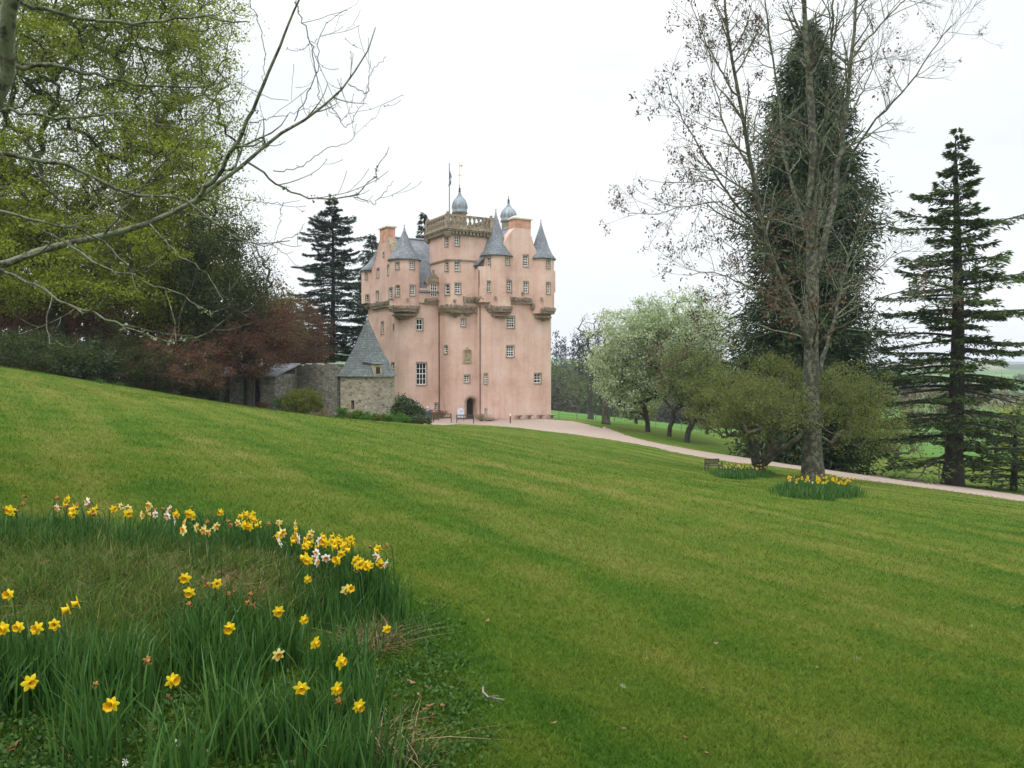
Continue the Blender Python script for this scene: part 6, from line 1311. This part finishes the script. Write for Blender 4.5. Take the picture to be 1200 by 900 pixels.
# fallen leaves
A = []
for poly, n in (([(-40, 830), (440, 800), (540, 860), (540, 930), (-40, 930)], 110), ([(200, 670), (330, 690), (340, 720), (220, 715)], 120), ([(0, 660), (120, 690), (180, 760), (0, 770)], 70), ([(400, 740), (470, 730), (540, 860), (440, 860)], 24), ([(520, 600), (1180, 640), (1180, 890), (520, 890)], 26)):
    A += [np.r_[ground(*q)[:2], 0] for q in poly_sample(poly, n, rg)]
A = np.array(A); onb = (A[:, 0] < -1.2)&(A[:, 1] > 4); A[:, 2] = H(A[:, 0], A[:, 1])+.018+.05*onb; n = len(A); d = unit(np.c_[rg.normal(size=(n, 2)), rg.normal(size=n)*.25]); w = unit(np.cross(d, np.c_[rg.normal(size=(n, 2))*.35, np.ones(n)])); L = (.03+.04*rg.random(n))*np.where(A[:, 0] > .3, .7, 1)+.025*onb
# curled: each leaf is two halves folded along its rib
u = np.cross(d, w); V = np.stack([A, A+d*(L*.5)[:, None]+w*(L*.28)[:, None]+u*(L*.18)[:, None], A+d*L[:, None], A+d*(L*.5)[:, None]-w*(L*.28)[:, None]+u*(L*.18)[:, None]], 1).reshape(-1, 3)
b_ = (np.arange(n)*4)[:, None]; F = np.concatenate([b_+np.array([[0, 1, 2]]), b_+np.array([[0, 2, 3]])])
tag(link('fallen_leaves', npmesh('fallen_leaves', V, F), leafmat('dead_beech_leaves', [(.08, .035, .015), (.17, .085, .035), (.28, .18, .09)], 3, .15)), 'curled brown dead leaves lying among the daffodils', 'leaves', None, 'stuff')
# a bent bare twig on the lawn, a pale stone on the bank, tiny white flowers
m = MB(); P0 = ground(565, 812); pts = [ground(*q) for q in ((566, 812), (566, 818), (572, 824), (582, 826), (591, 827))]; o = Vector((P0[0], P0[1], gz(P0[0], P0[1])))
m.tube([(p[0]-o.x, p[1]-o.y, gz(p[0], p[1])-o.z+.03) for p in pts], [.006, .006, .005, .004, .003], 6); m.tube([(pts[2][0]-o.x, pts[2][1]-o.y, gz(pts[2][0], pts[2][1])-o.z+.03), (pts[2][0]-o.x+.05, pts[2][1]-o.y-.03, gz(pts[2][0], pts[2][1])-o.z+.05)], [.004, .002], 5)
tg = m.build('twig', MT['oldwood'], None, True, loc=o); tag(tg, 'bent bare grey twig lying on the mown lawn', 'twig')
def stone(px, py, r, mat, label, nm='stone'):
    p = ground(px, py); b = bmesh.new(); bmesh.ops.create_icosphere(b, subdivisions=3, radius=r)
    for v in b.verts: v.co *= 1+.25*math.sin(v.co.x*60+px)*math.sin(v.co.y*50)+.1*math.sin(v.co.z*90); v.co.z *= .7
    me = bpy.data.meshes.new(nm); b.to_mesh(me); b.free(); o = link(nm, me, mat, None, (p[0], p[1], gz(p[0], p[1])+r*.3)); tag(o, label, 'stone')
stone(173, 703, .032, MT['chimcap'], 'pale lichened stone in the dead grass on the bank'); stone(203, 878, .03, MT['margin'], 'brown lump of wood or stone at the bottom left among dead leaves'); stone(289, 670, .04, MT['chimcap'], 'pale flat stone by the dead leaves on top of the bank')
def star(px, py, label, r=.013):
    p = ground(px, py, .05); g = gz(p[0], p[1]); e = empty('white_flower', (p[0], p[1], g), 0, label, 'flower'); m = MB(); m.tube([(0, 0, 0), (0, 0, .05)], .0012, 4); m.build('stem', MT['stem'], e)
    V = []; F = []
    for k in range(6):
        a = k*pi/3; b = len(V); V += [(0, 0, .05), (r*.6*math.cos(a-.3), -.004+r*.3*math.sin(a-.3), .052+r*.6*math.sin(a-.3)), (r*math.cos(a), -.008, .052+r*math.sin(a)), (r*.6*math.cos(a+.3), -.004+r*.3*math.sin(a+.3), .052+r*.6*math.sin(a+.3))]; F.append((b, b+1, b+2, b+3))
    link('petals', npmesh('petals', np.array(V), np.array(F)), MT['petal_w'], e)
star(147, 893, 'tiny white star flower at the bottom left under the lowest daffodil', .016); star(294, 857, 'tiny white flower between the two lower leaf clumps', .013); star(77, 791, 'tiny white flower at the left among daffodil leaves'); star(20, 705, 'tiny white flower near the left edge below the lone daffodil')

# ================================================================== AIR
hz = MB(); hz.box(-6200, -900, -70, 6200, 7200, 95)
mh = bpy.data.materials.new('haze_air'); mh.use_nodes = True; hn = mh.node_tree; hn.nodes.clear(); ho = N(hn, 'ShaderNodeOutputMaterial'); pv = N(hn, 'ShaderNodeVolumePrincipled')
pv.inputs['Color'].default_value = (.86, .92, 1, 1); pv.inputs['Density'].default_value = .00022; pv.inputs['Anisotropy'].default_value = .2; hn.links.new(pv.outputs[0], ho.inputs['Volume'])
if HAZE: tag(hz.build('haze', mh), 'thin pale air haze over the whole valley', 'haze', None, 'stuff')
